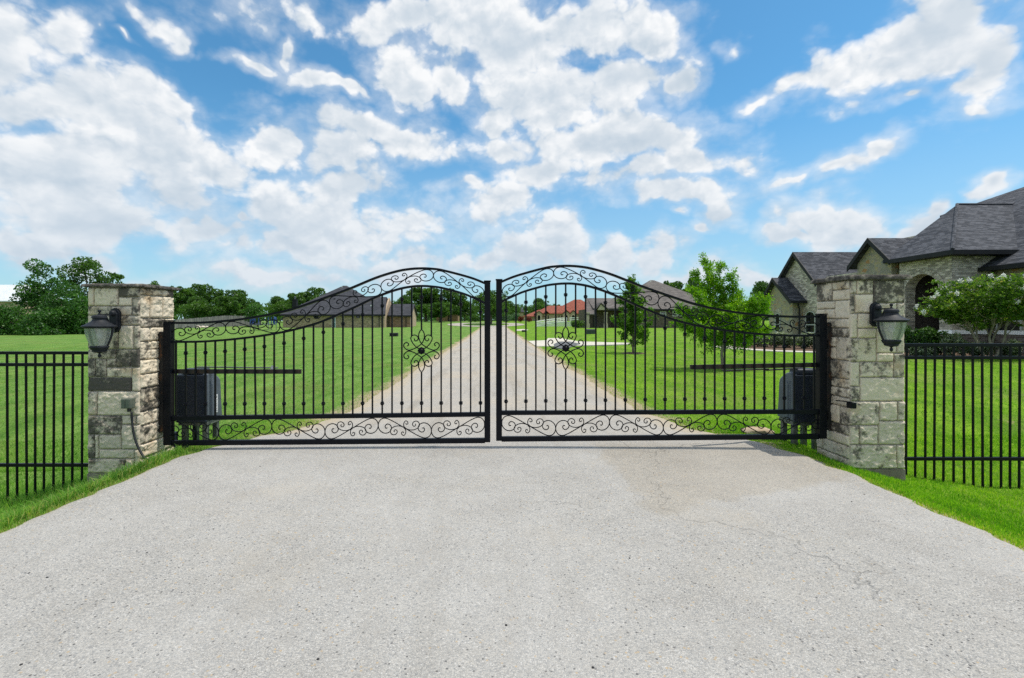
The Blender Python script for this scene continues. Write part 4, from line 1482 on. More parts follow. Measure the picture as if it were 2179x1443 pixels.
# ------------------------------------------------------------------ picket fences beside the pillars
def fence(side):
    d = 5.36
    s = side
    if s < 0:
        x_in, x_out = LX0 - 0.005, -8.2
        rails = ((1.098, 0.034), (0.967, 0.036), (-0.155, 0.036))
        first = -4.60
    else:
        x_in, x_out = RX1 + 0.005, 8.2
        rails = ((1.185, 0.036), (1.045, 0.036), (-0.085, 0.036))
        first = 4.615
    root = thing('metal_fence', ((x_in + x_out) / 2, d, -0.4),
                 'black metal picket fence running left from the sunlit pillar, tall grass at its feet' if s < 0 else
                 'black metal picket fence running right from the lantern pillar in front of the stone house', 'fence', 'picket fences')
    for z, h in rails:
        mb = MB()
        mb.box(min(x_in, x_out), max(x_in, x_out), d - 0.019, d + 0.019, z - h / 2, z + h / 2)
        mb.build('rail', 'black_paint', root, bevel=0.003)
    rng = random.Random(4)
    x = first
    k = 0
    while abs(x) < 8.15:
        g = float(terrain(x, d))
        steps = [-0.31, -0.36, -0.42, -0.47] if s < 0 else [-0.235, -0.30, -0.345, -0.365]
        zb = steps[k] - 0.03 if k < 4 else g - 0.02
        zb = max(zb, g - 0.02) if k > 3 else zb
        top = rails[0][0]
        lean = rng.uniform(-0.008, 0.008)
        bot = Vector((x + lean * 1.6, d, zb))
        mb = MB()
        mb.bar((x, d, top), tuple(bot), 0.0165, 0.0165, up=(0, 1, 0))
        mb.build('picket', 'black_paint', root)
        x += s * 0.1055
        k += 1


fence(-1)
fence(1)


# ------------------------------------------------------------------ grass blades
def on_turf(x, y):
    w = np.where(x < 0, half_width(y, -1), half_width(y, 1))
    ok = np.abs(x) > w - 0.035
    for (a, b, c, d) in ((LX0, LX1, PD, PD + 0.54), (RX0, RX1, PD, PD + 0.53)):
        ok &= ~((x > a - 0.015) & (x < b + 0.015) & (y > c - 0.02) & (y < d + 0.01))
    return ok


def blades(name, n, sampler, hgt, wid, mat, label_tone=0.5, seed=1, bend=0.6):
    rng = np.random.default_rng(seed)
    x, y = sampler(rng, n)
    k = on_turf(x, y)
    x, y = x[k], y[k]
    m_ = len(x)
    z = terrain(x, y)
    h = hgt(rng, x, y)
    w = wid(rng, x, y)
    th = rng.uniform(0, 2 * np.pi, m_)
    lean = rng.uniform(0.15, 1.0, m_) * bend
    ph = rng.uniform(0, 2 * np.pi, m_)
    c, s = np.cos(th), np.sin(th)
    lx, ly = np.cos(ph) * lean * h, np.sin(ph) * lean * h
    B = np.stack([x, y, z - 0.01], -1)
    side = np.stack([c * w / 2, s * w / 2, np.zeros(m_)], -1)
    mid = B + np.stack([lx * 0.3, ly * 0.3, h * 0.6], -1)
    tip = B + np.stack([lx, ly, h * (1 - 0.25 * lean)], -1)
    V = np.concatenate([B - side, B + side, mid + side * 0.75, mid - side * 0.75, tip], 0)
    i = np.arange(m_)
    Q = np.stack([i, i + m_, i + 2 * m_, i + 3 * m_], -1)
    T3 = np.stack([i + 3 * m_, i + 2 * m_, i + 4 * m_], -1)
    F = np.concatenate([np.stack([Q[:, 0], Q[:, 1], Q[:, 2]], -1), np.stack([Q[:, 0], Q[:, 2], Q[:, 3]], -1), T3], 0)
    xyz = np.stack([x, y, z], -1)
    patch = vnoise(xyz, 1.3, 3, 3) + 0.9 * (vnoise(xyz, 7.0, 5, 3, 0.65) - 0.5)
    tone = np.clip(label_tone + (patch - 0.5) * 1.0 + rng.normal(0, 0.2, m_), 0, 0.93)
    dist = np.abs(x) - np.where(x < 0, half_width(y, -1), half_width(y, 1))
    pdry = 0.025 + 0.45 * np.exp(-np.maximum(dist, 0) / 0.10) + 0.10 * (vnoise(xyz, 1.7, 8, 3) > 0.62)
    tone = np.where(rng.random(m_) < pdry, 1.0, tone)
    tone = np.where(tone >= 1.0, tone - rng.uniform(0, 0.06, m_), tone)
    tone = np.concatenate([tone] * 5)
    o = np_mesh(name, V, F, mat, attr={'tone': tone})
    return tag(o, kind='stuff')


def fan(x_side, y0, y1, power=1.0, xmin=2.2, xmax_fac=1.12, xmax_add=0.4):
    def f(rng, n):
        u = rng.random(n) ** power
        y = y0 + (y1 - y0) * u
        xm = y * xmax_fac + xmax_add
        x = xmin + rng.random(n) * np.maximum(xm - xmin, 0.2)
        return x * x_side, y
    return f


def mown_h(rng, x, y):
    h = rng.uniform(0.02, 0.045, len(x))
    d = np.abs(x) - np.where(x < 0, half_width(y, -1), half_width(y, 1))
    fr = (y < 5.9)
    lng = fr & (x < 0)
    h = np.where(lng, rng.uniform(0.025, 0.065, len(x)), h)
    h = np.where(fr & (x > 0), rng.uniform(0.02, 0.055, len(x)), h)
    return h * np.where(d < 0.1, 0.8, 1.0)


def blade_w(rng, x, y):
    return rng.uniform(0.004, 0.007, len(x)) * np.clip(y / 5.5, 1, 3)


def verge_band(rng, n):
    # unmown fringe: along the drive before the left pillar, and under the left fence
    k = n // 2
    y1 = rng.uniform(2.6, 5.3, k)
    x1 = -(3.43 + np.abs(rng.normal(0, 0.13, k)))
    x2 = -rng.uniform(4.3, 7.5, n - k)
    y2 = 5.36 + rng.normal(0, 0.16, n - k)
    return np.concatenate([x1, x2]), np.concatenate([y1, y2])


GL = 'short green grass of the lawn'
blades('grass', 110000, fan(-1, 2.6, 7.0, 0.9), mown_h, blade_w, 'grass_blade', 0.5, 1)
blades('grass', 80000, fan(1, 2.6, 7.0, 0.9), mown_h, blade_w, 'lush_blade', 0.45, 2)
blades('grass', 75000, fan(-1, 6.2, 30, 2.3), mown_h, blade_w, 'grass_blade', 0.55, 3)
blades('grass', 75000, fan(1, 6.2, 30, 2.3), mown_h, blade_w, 'lush_blade', 0.5, 4)
blades('grass', 9000, verge_band, lambda r, x, y: r.uniform(0.05, 0.16, len(x)), lambda r, x, y: r.uniform(0.004, 0.008, len(x)), 'grass_blade', 0.42, 5, 0.95)


# ------------------------------------------------------------------ trees and shrubs
def leaf_mesh(name, P, size, mat, parent, rng, tone, up_bias=0.25, aspect=0.55, axis=None):
    """one small bent leaf per point; tone gives each leaf its own colour"""
    n = len(P)
    size = np.broadcast_to(size, (n,)) * rng.uniform(0.65, 1.35, n)
    d = rng.normal(0, 1, (n, 3))
    if axis is not None:
        d = d * 0.55 + axis
    d[:, 2] -= up_bias
    d /= np.linalg.norm(d, axis=1, keepdims=True)
    r = rng.normal(0, 1, (n, 3))
    s = np.cross(d, r)
    s /= np.linalg.norm(s, axis=1, keepdims=True) + 1e-9
    nn = np.cross(s, d)
    L = size[:, None]
    a = P - d * L * 0.5
    b = P + s * L * aspect * 0.5 + nn * L * 0.08
    c = P + d * L * 0.5 - nn * L * 0.10
    e = P - s * L * aspect * 0.5 + nn * L * 0.08
    V = np.concatenate([a, b, c, e], 0)
    i = np.arange(n)
    F = np.stack([i, i + n, i + 2 * n, i + 3 * n], -1)
    t = np.concatenate([tone] * 4)
    return np_mesh(name, V, F, mat, parent, attr={'tone': t})


def clump_points(rng, blobs, n, shell=0.55):
    """points spread through a set of ellipsoids (cx,cy,cz,rx,ry,rz): denser towards their outsides"""
    B = np.array(blobs, float)
    vol = B[:, 3] * B[:, 4] * B[:, 5]
    w = vol ** 0.75
    idx = rng.choice(len(B), n, p=w / w.sum())
    d = rng.normal(0, 1, (n, 3))
    d /= np.linalg.norm(d, axis=1, keepdims=True)
    rr = rng.random(n) ** (1 / 3.0)
    rr = shell + (1 - shell) * rr
    rr *= 1 + rng.normal(0, 0.07, n)
    return B[idx, :3] + d * rr[:, None] * B[idx, 3:6], idx


def limb_tree(mb, base, top, r0, r1, rng, wob=0.05, n=7, seg=7):
    base, top = Vector(base), Vector(top)
    L = (top - base).length
    pts = []
    for i in range(seg + 1):
        t = i / seg
        p = base.lerp(top, t)
        if 0 < i < seg:
            p = p + Vector((rng.normal(0, wob), rng.normal(0, wob), rng.normal(0, wob * 0.4))) * L
        pts.append(p)
    pts = catmull([tuple(p) for p in pts], 3)
    k = len(pts)
    mb.tube(pts, [r0 + (r1 - r0) * (i / (k - 1)) for i in range(k)], n)
    return pts


def oak_proto(seed, height, width, leaf_n, leaf_s, trunk_h, mat='oak_leaf', nblob=16):
    """returns (crown mesh builder, trunk builder) already built as objects with unit root at origin"""
    rng = np.random.default_rng(seed)
    blobs = []
    for k in range(nblob):
        a = rng.uniform(0, 2 * math.pi)
        q = rng.random() ** 0.6
        zf = rng.uniform(0.0, 1.0)
        zz = trunk_h + (height - trunk_h) * (0.16 + 0.7 * zf)
        if trunk_h < 0.06 * height:
            zz = height * (0.06 + 0.82 * zf)
        prof = math.sin(math.pi * min(1, 0.18 + 0.72 * (0.2 + 0.8 * zf))) ** 0.6
        rad = width / 2 * prof * q * 0.78
        r = width * rng.uniform(0.13, 0.21) * (1.25 if trunk_h < 0.06 * height else 1.0)
        blobs.append((rad * math.cos(a), rad * math.sin(a), zz, r, r, r * rng.uniform(0.6, 0.8)))
    if trunk_h < 0.06 * height:
        for k in range(nblob // 2):
            a = rng.uniform(0, 2 * math.pi)
            r = width * rng.uniform(0.14, 0.2)
            q = rng.uniform(0.15, 0.42) * width
            blobs.append((q * math.cos(a), q * math.sin(a), height * rng.uniform(0.06, 0.16), r, r, height * 0.14))
    for k in range(9):
        b0 = blobs[rng.integers(0, nblob)]
        a, e_ = rng.uniform(0, 2 * math.pi), rng.uniform(0.1, 1.2)
        r = width * rng.uniform(0.035, 0.075)
        blobs.append((b0[0] + b0[3] * math.cos(a) * math.cos(e_) * 1.15, b0[1] + b0[4] * math.sin(a) * math.cos(e_) * 1.15, min(height - r, b0[2] + b0[5] * math.sin(e_) * 1.3), r * 1.3, r * 1.3, r))
    P, idx = clump_points(rng, blobs, leaf_n, 0.5)
    ct = rng.uniform(-0.2, 0.2, len(blobs))
    tone = np.clip(0.45 + ct[idx] + rng.normal(0, 0.2, leaf_n), 0, 1)
    return P, tone, blobs, rng


TREE_PROTOS = {}


def make_tree(name, loc, height, width, label, cat='tree', group=None, seed=1, leaf_n=5000, leaf_s=0.3, trunk_f=0.22, mat='oak_leaf', nblob=16, copy_of=None, rotz=0.0, bark='bark', tone_shift=0.0):
    if copy_of is not None:
        src, sh, sw = copy_of
        root = src.copy()
        COL.objects.link(root)
        root.location = loc
        root.rotation_euler = (0, 0, rotz)
        root.scale = (width / sw, width / sw, height / sh)
        tag(root, label, cat, group)
        if group is None and 'group' in root:
            del root['group']
        for ch in src.children:
            c = ch.copy()
            COL.objects.link(c)
            c.parent = root
        return root
    root = thing(name, (0, 0, 0), label, cat, group)
    P, tone, blobs, rng = oak_proto(seed, height, width, leaf_n, leaf_s, height * trunk_f, mat, nblob)
    leaf_mesh('crown', P, leaf_s, mat, root, rng, np.clip(tone + tone_shift, 0, 1), 0.2, 0.7)
    mb = MB()
    fork = (rng.normal(0, .02) * width, rng.normal(0, .02) * width, height * (trunk_f + 0.08))
    r0 = 0.032 * height
    limb_tree(mb, (0, 0, -0.4), fork, r0, r0 * 0.7, rng, 0.02)
    for b in sorted(blobs, key=lambda q: -q[3])[:8]:
        limb_tree(mb, fork, (b[0] * 0.9, b[1] * 0.9, b[2]), r0 * 0.45, r0 * 0.08, rng, 0.05, 5, 4)
    mb.build('trunk', bark, root, smooth=True)
    root.location = loc
    root.rotation_euler = (0, 0, rotz)
    return root


def gz(px, Y):
    x = (px - CX) * Y / FPX
    return (x, Y, float(terrain(x, Y)))


def hgt(py, Y, z0):
    return EYE - (py - CY) * Y / FPX - z0


OAKS = []
oak_specs = [(21, 9.0, 9.5, 6500, 18), (22, 9.0, 8.5, 6500, 15), (23, 9.0, 10.0, 6500, 20)]
# far trees: pixel of the trunk, pixel of the top, width in pixels, distance, label
FAR = [
 (392, 610, 66, 112, 'dark round oak just right of the left gate pillar, far behind the board fence'),
 (440, 606, 84, 122, 'broad dark oak with the highest crown behind the middle of the board fence'),
 (420, 632, 70, 104, 'low dark oak standing in front of the higher oaks behind the board fence'),
 (478, 628, 62, 104, 'low dark oak behind the board fence, left of the pale bushy tree'),
 (512, 617, 70, 124, 'wide oak behind the right end of the board fence, above the pale bushy tree'),
 (590, 632, 54, 116, 'small dark oak at the left end of the dark-roofed brick house'),
 (628, 622, 54, 122, 'dark oak rising behind the chimney of the dark-roofed brick house'),
 (665, 612, 70, 124, 'tall oak topping the left roof slope of the dark-roofed brick house'),
 (860, 632, 60, 128, 'oak just right of the dark-roofed brick house, behind its last wing'),
 (905, 610, 96, 136, 'tallest broad oak left of the drive beyond the dark-roofed brick house'),
 (955, 615, 84, 138, 'big oak left of the drive, in front of the small brick house'),
 (988, 640, 54, 142, 'oak on the far left rim of the turning loop'),
 (936, 643, 56, 122, 'low dark oak standing close before the small brick house'),
 (1083, 640, 52, 168, 'far oak just right of the gate gap beyond the turning loop'),
 (1147, 636, 48, 190, 'dark oak behind the left end of the red-roofed house'),
 (1184, 648, 34, 210, 'small far oak peeping over the red tiled roof'),
 (1112, 652, 40, 230, 'small hazy far oak left of the red-roofed house'),
 (1250, 648, 24, 200, 'small far oak between the red roof and the grey roof'),
 (1432, 597, 62, 116, 'dark oak rising behind the right slope of the grey-roofed house'),
 (1478, 591, 56, 120, 'tallest dark oak behind the right slope of the grey-roofed house'),
 (1622, 602, 62, 64, 'thin dark oak with a bare twig at the left end of the big stone house'),
]
for k, (px, top, wpx, Y, lab) in enumerate(FAR):
    loc = gz(px, Y)
    h = hgt(top, Y, loc[2])
    w = wpx * Y / FPX * 1.08
    if k < 3:
        sd_, ph, pw, ln, nb = oak_specs[k]
        o = make_tree('oak_tree', loc, h, w, lab, 'tree', 'oaks along the skyline', seed=sd_, leaf_n=ln, leaf_s=0.052 * h, mat='oak_leaf', nblob=nb, trunk_f=0.16)
        OAKS.append((o, h, w))
    else:
        make_tree('oak_tree', loc, h, w, lab, 'tree', 'oaks along the skyline', copy_of=OAKS[k % 3], rotz=k * 1.3)

# live oak on the island of the turning loop
loc = gz(1045, 103)
make_tree('live_oak', loc, hgt(617, 103, loc[2]), 9.4, 'large spreading oak on the grass island where the drive ends', 'tree', None, seed=31, leaf_n=8000, leaf_s=0.3, trunk_f=0.2, nblob=20)
# pale bushy tree before the board fence
loc = gz(548, 92)
make_tree('bushy_tree', loc, hgt(643, 92, loc[2]), 5.4, 'light green bushy tree standing low before the right end of the board fence', 'tree', None, seed=33, leaf_n=4000, leaf_s=0.24, trunk_f=0.1, mat='bush_leaf', nblob=14)
# far wood that closes the horizon
rng = np.random.default_rng(77)
blobs = []
for k in range(150):
    a = -1.15 + 2.3 * k / 149
    D = 270 + rng.uniform(-30, 60)
    r = rng.uniform(5, 8)
    blobs.append((math.sin(a) * D, math.cos(a) * D, 1.6 + rng.uniform(1.5, 5.0), r * 1.3, r, r * 0.75))
P, idx = clump_points(rng, blobs, 42000, 0.5)
P = P[P[:, 2] > 0.8]
fw = thing('far_wood', (0, 270, 1.6), None, None)
COL.objects.unlink(fw); bpy.data.objects.remove(fw)
o = leaf_mesh('far_wood', P, 1.5, 'oak_leaf', None, rng, np.clip(rng.normal(0.4, 0.2, len(P)), 0, 1), 0.2, 0.8)
tag(o, kind='stuff')

# the overgrown clump at the far left
LEFTC = [
 ('vine_tree', 92, 546, 84, 54, 'tree smothered in vines at the far left, second from the picture edge', 51, 13000, 0.22, 'bush_leaf', 0.03, 24),
 ('vine_tree', 146, 602, 104, 52.5, 'low dense bushy tree directly left of the left gate pillar', 52, 11000, 0.21, 'bush_leaf', 0.02, 20),
 ('dark_tree', 186, 533, 92, 60, 'tall dark open-crowned tree rising above the left gate pillar', 53, 5200, 0.26, 'oak_leaf', 0.2, 18),
 ('dark_tree', 258, 569, 44, 64, 'small dark tree whose top shows over the middle of the left pillar cap', 54, 2500, 0.26, 'oak_leaf', 0.2, 10),
 ('dark_tree', 338, 594, 66, 78, 'small dark tree whose top shows over the right end of the left pillar cap', 55, 2500, 0.3, 'oak_leaf', 0.15, 10),
 ('shrub', 20, 651, 80, 50, 'low spreading green shrub at the left picture edge below the white metal roof', 56, 5000, 0.2, 'bush_leaf', 0.0, 16),
 ('shrub', 88, 668, 70, 49.5, 'small rounded shrub at the foot of the vine-covered tree at the far left', 57, 4000, 0.19, 'bush_leaf', 0.0, 14),
]
for nm, px, top, wpx, Y, lab, sd_, n_, ls, mt, tf, nb in LEFTC:
    loc = gz(px, Y)
    h = hgt(top, Y, loc[2])
    make_tree(nm, loc, h, wpx * Y / FPX * 1.12, lab, 'tree' if 'tree' in nm else 'shrub', None, seed=sd_, leaf_n=n_, leaf_s=ls, trunk_f=tf, mat=mt, nblob=nb)


def young_tree(name, px, Y, top, label, crown_px, mat, leaf_n, leaf_s, seed, clear, bark, nb=26, spread=0.75):
    """young upright tree: ascending branches with leaves strung along their twigs, gaps between them"""
    loc = gz(px, Y)
    H = hgt(top, Y, loc[2])
    W = crown_px * Y / FPX
    rng = np.random.default_rng(seed)
    root = thing(name, loc, label, 'tree')
    mb = MB()
    L0 = Vector(loc)
    r0 = 0.012 * H + 0.012
    lead = limb_tree(mb, L0 - Vector((0, 0, 0.3)), L0 + Vector((rng.normal(0, .02) * H, 0, H * 0.97)), r0, 0.006, rng, 0.012, 7, 8)
    P, AX = [], []
    for k in range(nb):
        t = clear + (0.97 - clear) * ((k + rng.random() * 0.6) / nb)
        s = lead[int(t * (len(lead) - 1))]
        a = k * 2.4 + rng.uniform(-0.5, 0.5)
        q = (t - clear) / (1 - clear)
        rad = W / 2 * (1.05 - q) ** spread * (0.55 + 0.45 * min(1, q * 5 + 0.3)) * rng.uniform(0.7, 1.1)
        up = rad * rng.uniform(0.5, 1.1) + 0.06 * H * q
        e = Vector(s) + Vector((rad * math.cos(a), rad * math.sin(a), up))
        br = limb_tree(mb, s, e, r0 * 0.4 * (1.1 - q), 0.004, rng, 0.04, 4, 4)
        m_ = int(leaf_n / nb * (0.5 + 0.9 * (1 - q)))
        nt = max(5, int(9 * (1 - q)) + 4)
        for j in range(nt):
            bt = rng.uniform(0.2, 1.0)
            p0 = np.array(br[int(bt * (len(br) - 1))])
            d = rng.normal(0, 1, 3)
            d[2] = abs(d[2]) * 0.6
            d /= np.linalg.norm(d)
            ln = W * rng.uniform(0.07, 0.17) + 0.03 * H * (1 - bt)
            mm = max(3, m_ // nt)
            tt = rng.random(mm)[:, None]
            P.append(p0 + d * ln * tt + rng.normal(0, 0.016 * W + 0.012, (mm, 3)))
            AX.append(np.repeat(d[None, :], mm, 0))
    P = np.concatenate(P)
    AX = np.concatenate(AX)
    tone = np.clip(0.45 + (vnoise(P, 2.2, seed, 2) - 0.5) * 0.8 + rng.normal(0, 0.2, len(P)), 0, 1)
    mb.build('trunk', bark, root, smooth=True)
    leaf_mesh('crown', P, leaf_s, mat, root, rng, tone, 0.3, 0.5, AX * 0.6)
    return root


def leader_tree(name, px, Y, label, leaders, mat, leaf_n, leaf_s, seed, bark):
    """young tree with several ascending leaders, twigs all along them, sky showing between"""
    loc = gz(px, Y)
    rng = np.random.default_rng(seed)
    root = thing(name, loc, label, 'tree')
    L0 = Vector(loc)
    mb = MB()
    P, AX = [], []
    wsum = sum(l[4] for l in leaders)
    trunk = limb_tree(mb, L0 - Vector((0, 0, 0.3)), at(leaders[0][0], leaders[0][1], Y), 0.05, 0.006, rng, 0.02, 7, 8)
    zt_ = at(px, leaders[0][1], Y)[2] - loc[2]
    for (lx, ly, dy, f0, wgt, tw) in leaders:
        tip = Vector(at(lx, ly, Y)) + Vector((0, dy, 0))
        if f0 == 0:
            br = trunk
        else:
            s = trunk[int(f0 * (len(trunk) - 1))]
            br = limb_tree(mb, s, tip, 0.022, 0.004, rng, 0.035, 5, 5)
        m_ = int(leaf_n * wgt / wsum)
        nt = max(14, int(40 * wgt))
        for j in range(nt):
            bt = rng.uniform(0.30 if f0 == 0 else 0.18, 1.0)
            p0 = np.array(br[int(bt * (len(br) - 1))])
            main = np.array((Vector(br[-1]) - Vector(br[0])).normalized())
            d = rng.normal(0, 1, 3) + main * 0.9
            d /= np.linalg.norm(d)
            ln = tw * rng.uniform(0.5, 1.3) * (1.3 - 0.8 * bt)
            mm = max(3, m_ // nt)
            tt = rng.random(mm)[:, None] ** 0.8
            q = p0 + d * ln * tt + rng.normal(0, 0.045, (mm, 3))
            q[:, 2] -= 0.06 * ln * tt[:, 0]
            P.append(q)
            AX.append(np.repeat(d[None], mm, 0))
            if j % 2 == 0:
                mb.tube([tuple(p0), tuple(p0 + d * ln * 0.9)], [0.005, 0.002], 3)
    P, AX = np.concatenate(P), np.concatenate(AX)
    tone = np.clip(0.45 + (vnoise(P, 3.0, seed, 2) - 0.5) * 0.9 + rng.normal(0, 0.2, len(P)), 0, 1)
    mb.build('trunk', bark, root, smooth=True)
    leaf_mesh('crown', P, leaf_s, mat, root, rng, tone, 0.3, 0.5, AX * 0.6)


# leaders: tip pixel x, y, depth offset, where it leaves the trunk, share of the leaves, twig length
leader_tree('young_elm', 1538, 14.2, 'bright green young tree with an open crown between the grey-roofed house and the stone house',
            [(1536, 560, 0, 0, 1.0, 0.40), (1500, 535, .1, .38, 1.1, 0.36), (1515, 556, .3, .5, .7, 0.32), (1554, 580, -.2, .5, .7, 0.34), (1486, 575, .3, .5, .7, 0.36), (1580, 618, .3, .42, .9, 0.42), (1607, 625, -.3, .38, 1.0, 0.45),
             (1618, 672, .2, .34, .9, 0.46), (1460, 612, -.2, .42, .9, 0.42), (1447, 655, .3, .36, .9, 0.46), (1466, 690, -.5, .34, .8, 0.45), (1585, 690, -.6, .34, .9, 0.45), (1530, 650, -.7, .4, .9, 0.45), (1545, 650, .8, .38, .9, 0.45), (1505, 700, .7, .32, .7, 0.42), (1560, 715, .3, .3, .6, 0.36), (1634, 646, .3, .36, 1.2, 0.5), (1630, 695, -.2, .32, 1.1, 0.5), (1612, 640, -.5, .36, 1.0, 0.5), (1590, 655, .6, .4, 1.0, .5), (1440, 682, .1, .34, .8, 0.42), (1600, 655, .9, .36, .9, .45), (1478, 650, .8, .36, .9, .45)],
            'elm_leaf', 50000, 0.062, 61, 'pale_bark')
young_tree('young_tree', 1350, 21.7, 594, 'slim narrow young tree on the right lawn in front of the grey-roofed house', 98, 'young_leaf', 8500, 0.115, 62, 0.20, 'bark', 34, 1.05)
# dark mulch ring under the slim tree
c = ground_pt(1350, 752)
mb = MB()
mb.lathe([(0.001, 0.05), (0.35, 0.035), (0.62, 0.0), (0.66, -0.03)], (c[0], c[1] + 0.05, float(terrain(*c))), 18)
o = mb.build('mulch_ring', 'mulch', None)
tag(o, 'dark mulch ring round the foot of the slim young tree', 'mulch')


def shrub(name, loc, rx, ry, h, label, mat, n, ls, seed, group=None, flat=0.75, cat='shrub', nb=9):
    rng = np.random.default_rng(seed)
    root = thing(name, loc, label, cat, group)
    blobs = []
    for k in range(nb):
        a, q = rng.uniform(0, 6.28), rng.random() ** 0.5 * 0.62
        blobs.append((loc[0] + rx * q * math.cos(a), loc[1] + ry * q * math.sin(a), loc[2] + h * rng.uniform(0.3, 0.66), rx * 0.42, ry * 0.42, h * 0.33))
    P, idx = clump_points(rng, blobs, n, 0.45)
    P = P[P[:, 2] > loc[2] + 0.01]
    # leaf tone rises towards the top
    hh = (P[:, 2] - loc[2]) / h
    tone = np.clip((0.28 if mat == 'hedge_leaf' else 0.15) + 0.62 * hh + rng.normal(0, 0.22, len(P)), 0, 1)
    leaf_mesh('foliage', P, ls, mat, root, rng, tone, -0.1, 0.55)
    mb = MB()
    for k in range(5):
        b = blobs[k]
        limb_tree(mb, (loc[0] + rng.normal(0, .04), loc[1] + rng.normal(0, .04), loc[2] - 0.1), b[:3], 0.016, 0.006, rng, 0.05, 4, 3)
    mb.build('stems', 'bark', root)
    return root


# clipped hedge before the stone house: rounded pale-tipped bushes in a row
hx = [(1588, 24.4), (1618, 24.0), (1648, 23.6), (1678, 23.2), (1708, 22.7), (1738, 22.3), (1770, 21.9), (1804, 21.6)]
hl = ['leftmost', 'second', 'third', 'fourth', 'fifth', 'sixth', 'seventh', 'eighth']
for k, (px, Y) in enumerate(hx):
    l = gz(px, Y)
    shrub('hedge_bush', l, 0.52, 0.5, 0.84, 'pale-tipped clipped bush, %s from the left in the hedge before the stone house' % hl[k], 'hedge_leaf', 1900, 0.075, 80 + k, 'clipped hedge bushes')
# junipers by the arch, pale shrubs along the right bed
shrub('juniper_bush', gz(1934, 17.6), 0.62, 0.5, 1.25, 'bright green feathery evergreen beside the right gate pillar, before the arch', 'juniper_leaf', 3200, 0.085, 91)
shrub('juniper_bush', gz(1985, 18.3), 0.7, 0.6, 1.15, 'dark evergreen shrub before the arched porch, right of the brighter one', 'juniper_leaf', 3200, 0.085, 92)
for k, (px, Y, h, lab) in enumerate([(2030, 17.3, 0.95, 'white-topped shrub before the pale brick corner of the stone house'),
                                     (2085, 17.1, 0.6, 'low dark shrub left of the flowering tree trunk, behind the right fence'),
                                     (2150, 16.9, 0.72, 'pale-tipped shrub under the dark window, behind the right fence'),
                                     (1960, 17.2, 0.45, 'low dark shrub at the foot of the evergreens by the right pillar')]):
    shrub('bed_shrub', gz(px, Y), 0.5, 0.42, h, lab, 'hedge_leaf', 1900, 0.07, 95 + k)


# crape myrtle with white flower heads
def myrtle():
    loc = gz(2103, 16.6)
    rng = np.random.default_rng(71)
    root = thing('flowering_tree', loc, 'spreading small tree with white flower clusters before the right wing of the stone house', 'tree')
    Lx, Ly, Lz = loc
    mb = MB()
    P, A, FL = [], [], []
    for k in range(5):
        a = k * 1.256 + 0.4
        b0 = (Lx + 0.06 * math.cos(a), Ly + 0.06 * math.sin(a), Lz - 0.2)
        e = (Lx + 0.75 * math.cos(a), Ly + 0.6 * math.sin(a), Lz + 1.75)
        limb = limb_tree(mb, b0, e, 0.045, 0.022, rng, 0.03, 6, 4)
        for j in range(11):
            s = limb[int(rng.uniform(0.55, 1.0) * (len(limb) - 1))]
            aa = a + rng.uniform(-0.9, 0.9)
            R_ = rng.uniform(0.6, 1.75)
            e2 = (s[0] + R_ * math.cos(aa), s[1] + R_ * 0.7 * math.sin(aa), Lz + rng.uniform(1.6, 3.0) - 0.12 * R_)
            br = limb_tree(mb, s, e2, 0.014, 0.004, rng, 0.05, 4, 4)
            for q in range(24):
                t = rng.uniform(0.25, 1.0)
                p0 = np.array(br[int(t * (len(br) - 1))])
                d = rng.normal(0, 1, 3); d[2] = abs(d[2]) * 0.4 - 0.1
                d[:2] += np.array((math.cos(aa), math.sin(aa))) * 0.7
                d /= np.linalg.norm(d)
                mm = 15
                tt = rng.random(mm)[:, None]
                P.append(p0 + d * 0.34 * tt + rng.normal(0, 0.03, (mm, 3)))
                A.append(np.repeat(d[None], mm, 0))
            if rng.random() < 0.75:
                FL.append((np.array(e2), aa))
    blobs = []
    for k in range(26):
        a, q = rng.uniform(0, 6.28), rng.random() ** 0.5
        blobs.append((Lx + 0.55 + 1.55 * q * math.cos(a), Ly + 1.2 * q * math.sin(a), Lz + 2.2 + 0.35 * (1 - q * q) + rng.uniform(-.35, .35), 0.5, 0.45, 0.3))
    Pc, _ = clump_points(rng, blobs, 6500, 0.3)
    P.append(Pc)
    A.append(rng.normal(0, 0.5, Pc.shape))
    for b_ in blobs + blobs[:16]:
        FL.append((np.array(b_[:3]) + np.array((rng.uniform(-.45, .45), -0.42, rng.uniform(-.05, .25))), rng.uniform(0, 6.28)))
    P, A = np.concatenate(P), np.concatenate(A)
    tone = np.clip(0.45 + (vnoise(P, 2.5, 5, 2) - 0.5) * 0.9 + rng.normal(0, 0.2, len(P)), 0, 1)
    mb.build('trunk', 'pale_bark', root, smooth=True)
    leaf_mesh('crown', P, 0.095, 'myrtle_leaf', root, rng, tone, 0.15, 0.5, A * 0.7)
    for k, (p, aa) in enumerate(FL):
        m2 = 70
        d = rng.normal(0, 1, (m2, 3)) * np.array((0.03, 0.03, 0.038))
        q = p + d + np.array((0.05 * math.cos(aa), 0.05 * math.sin(aa), 0.05))
        leaf_mesh('flower_head', q, 0.042, 'flower_white', root, rng, np.full(m2, 0.5), 0, 0.9)


myrtle()
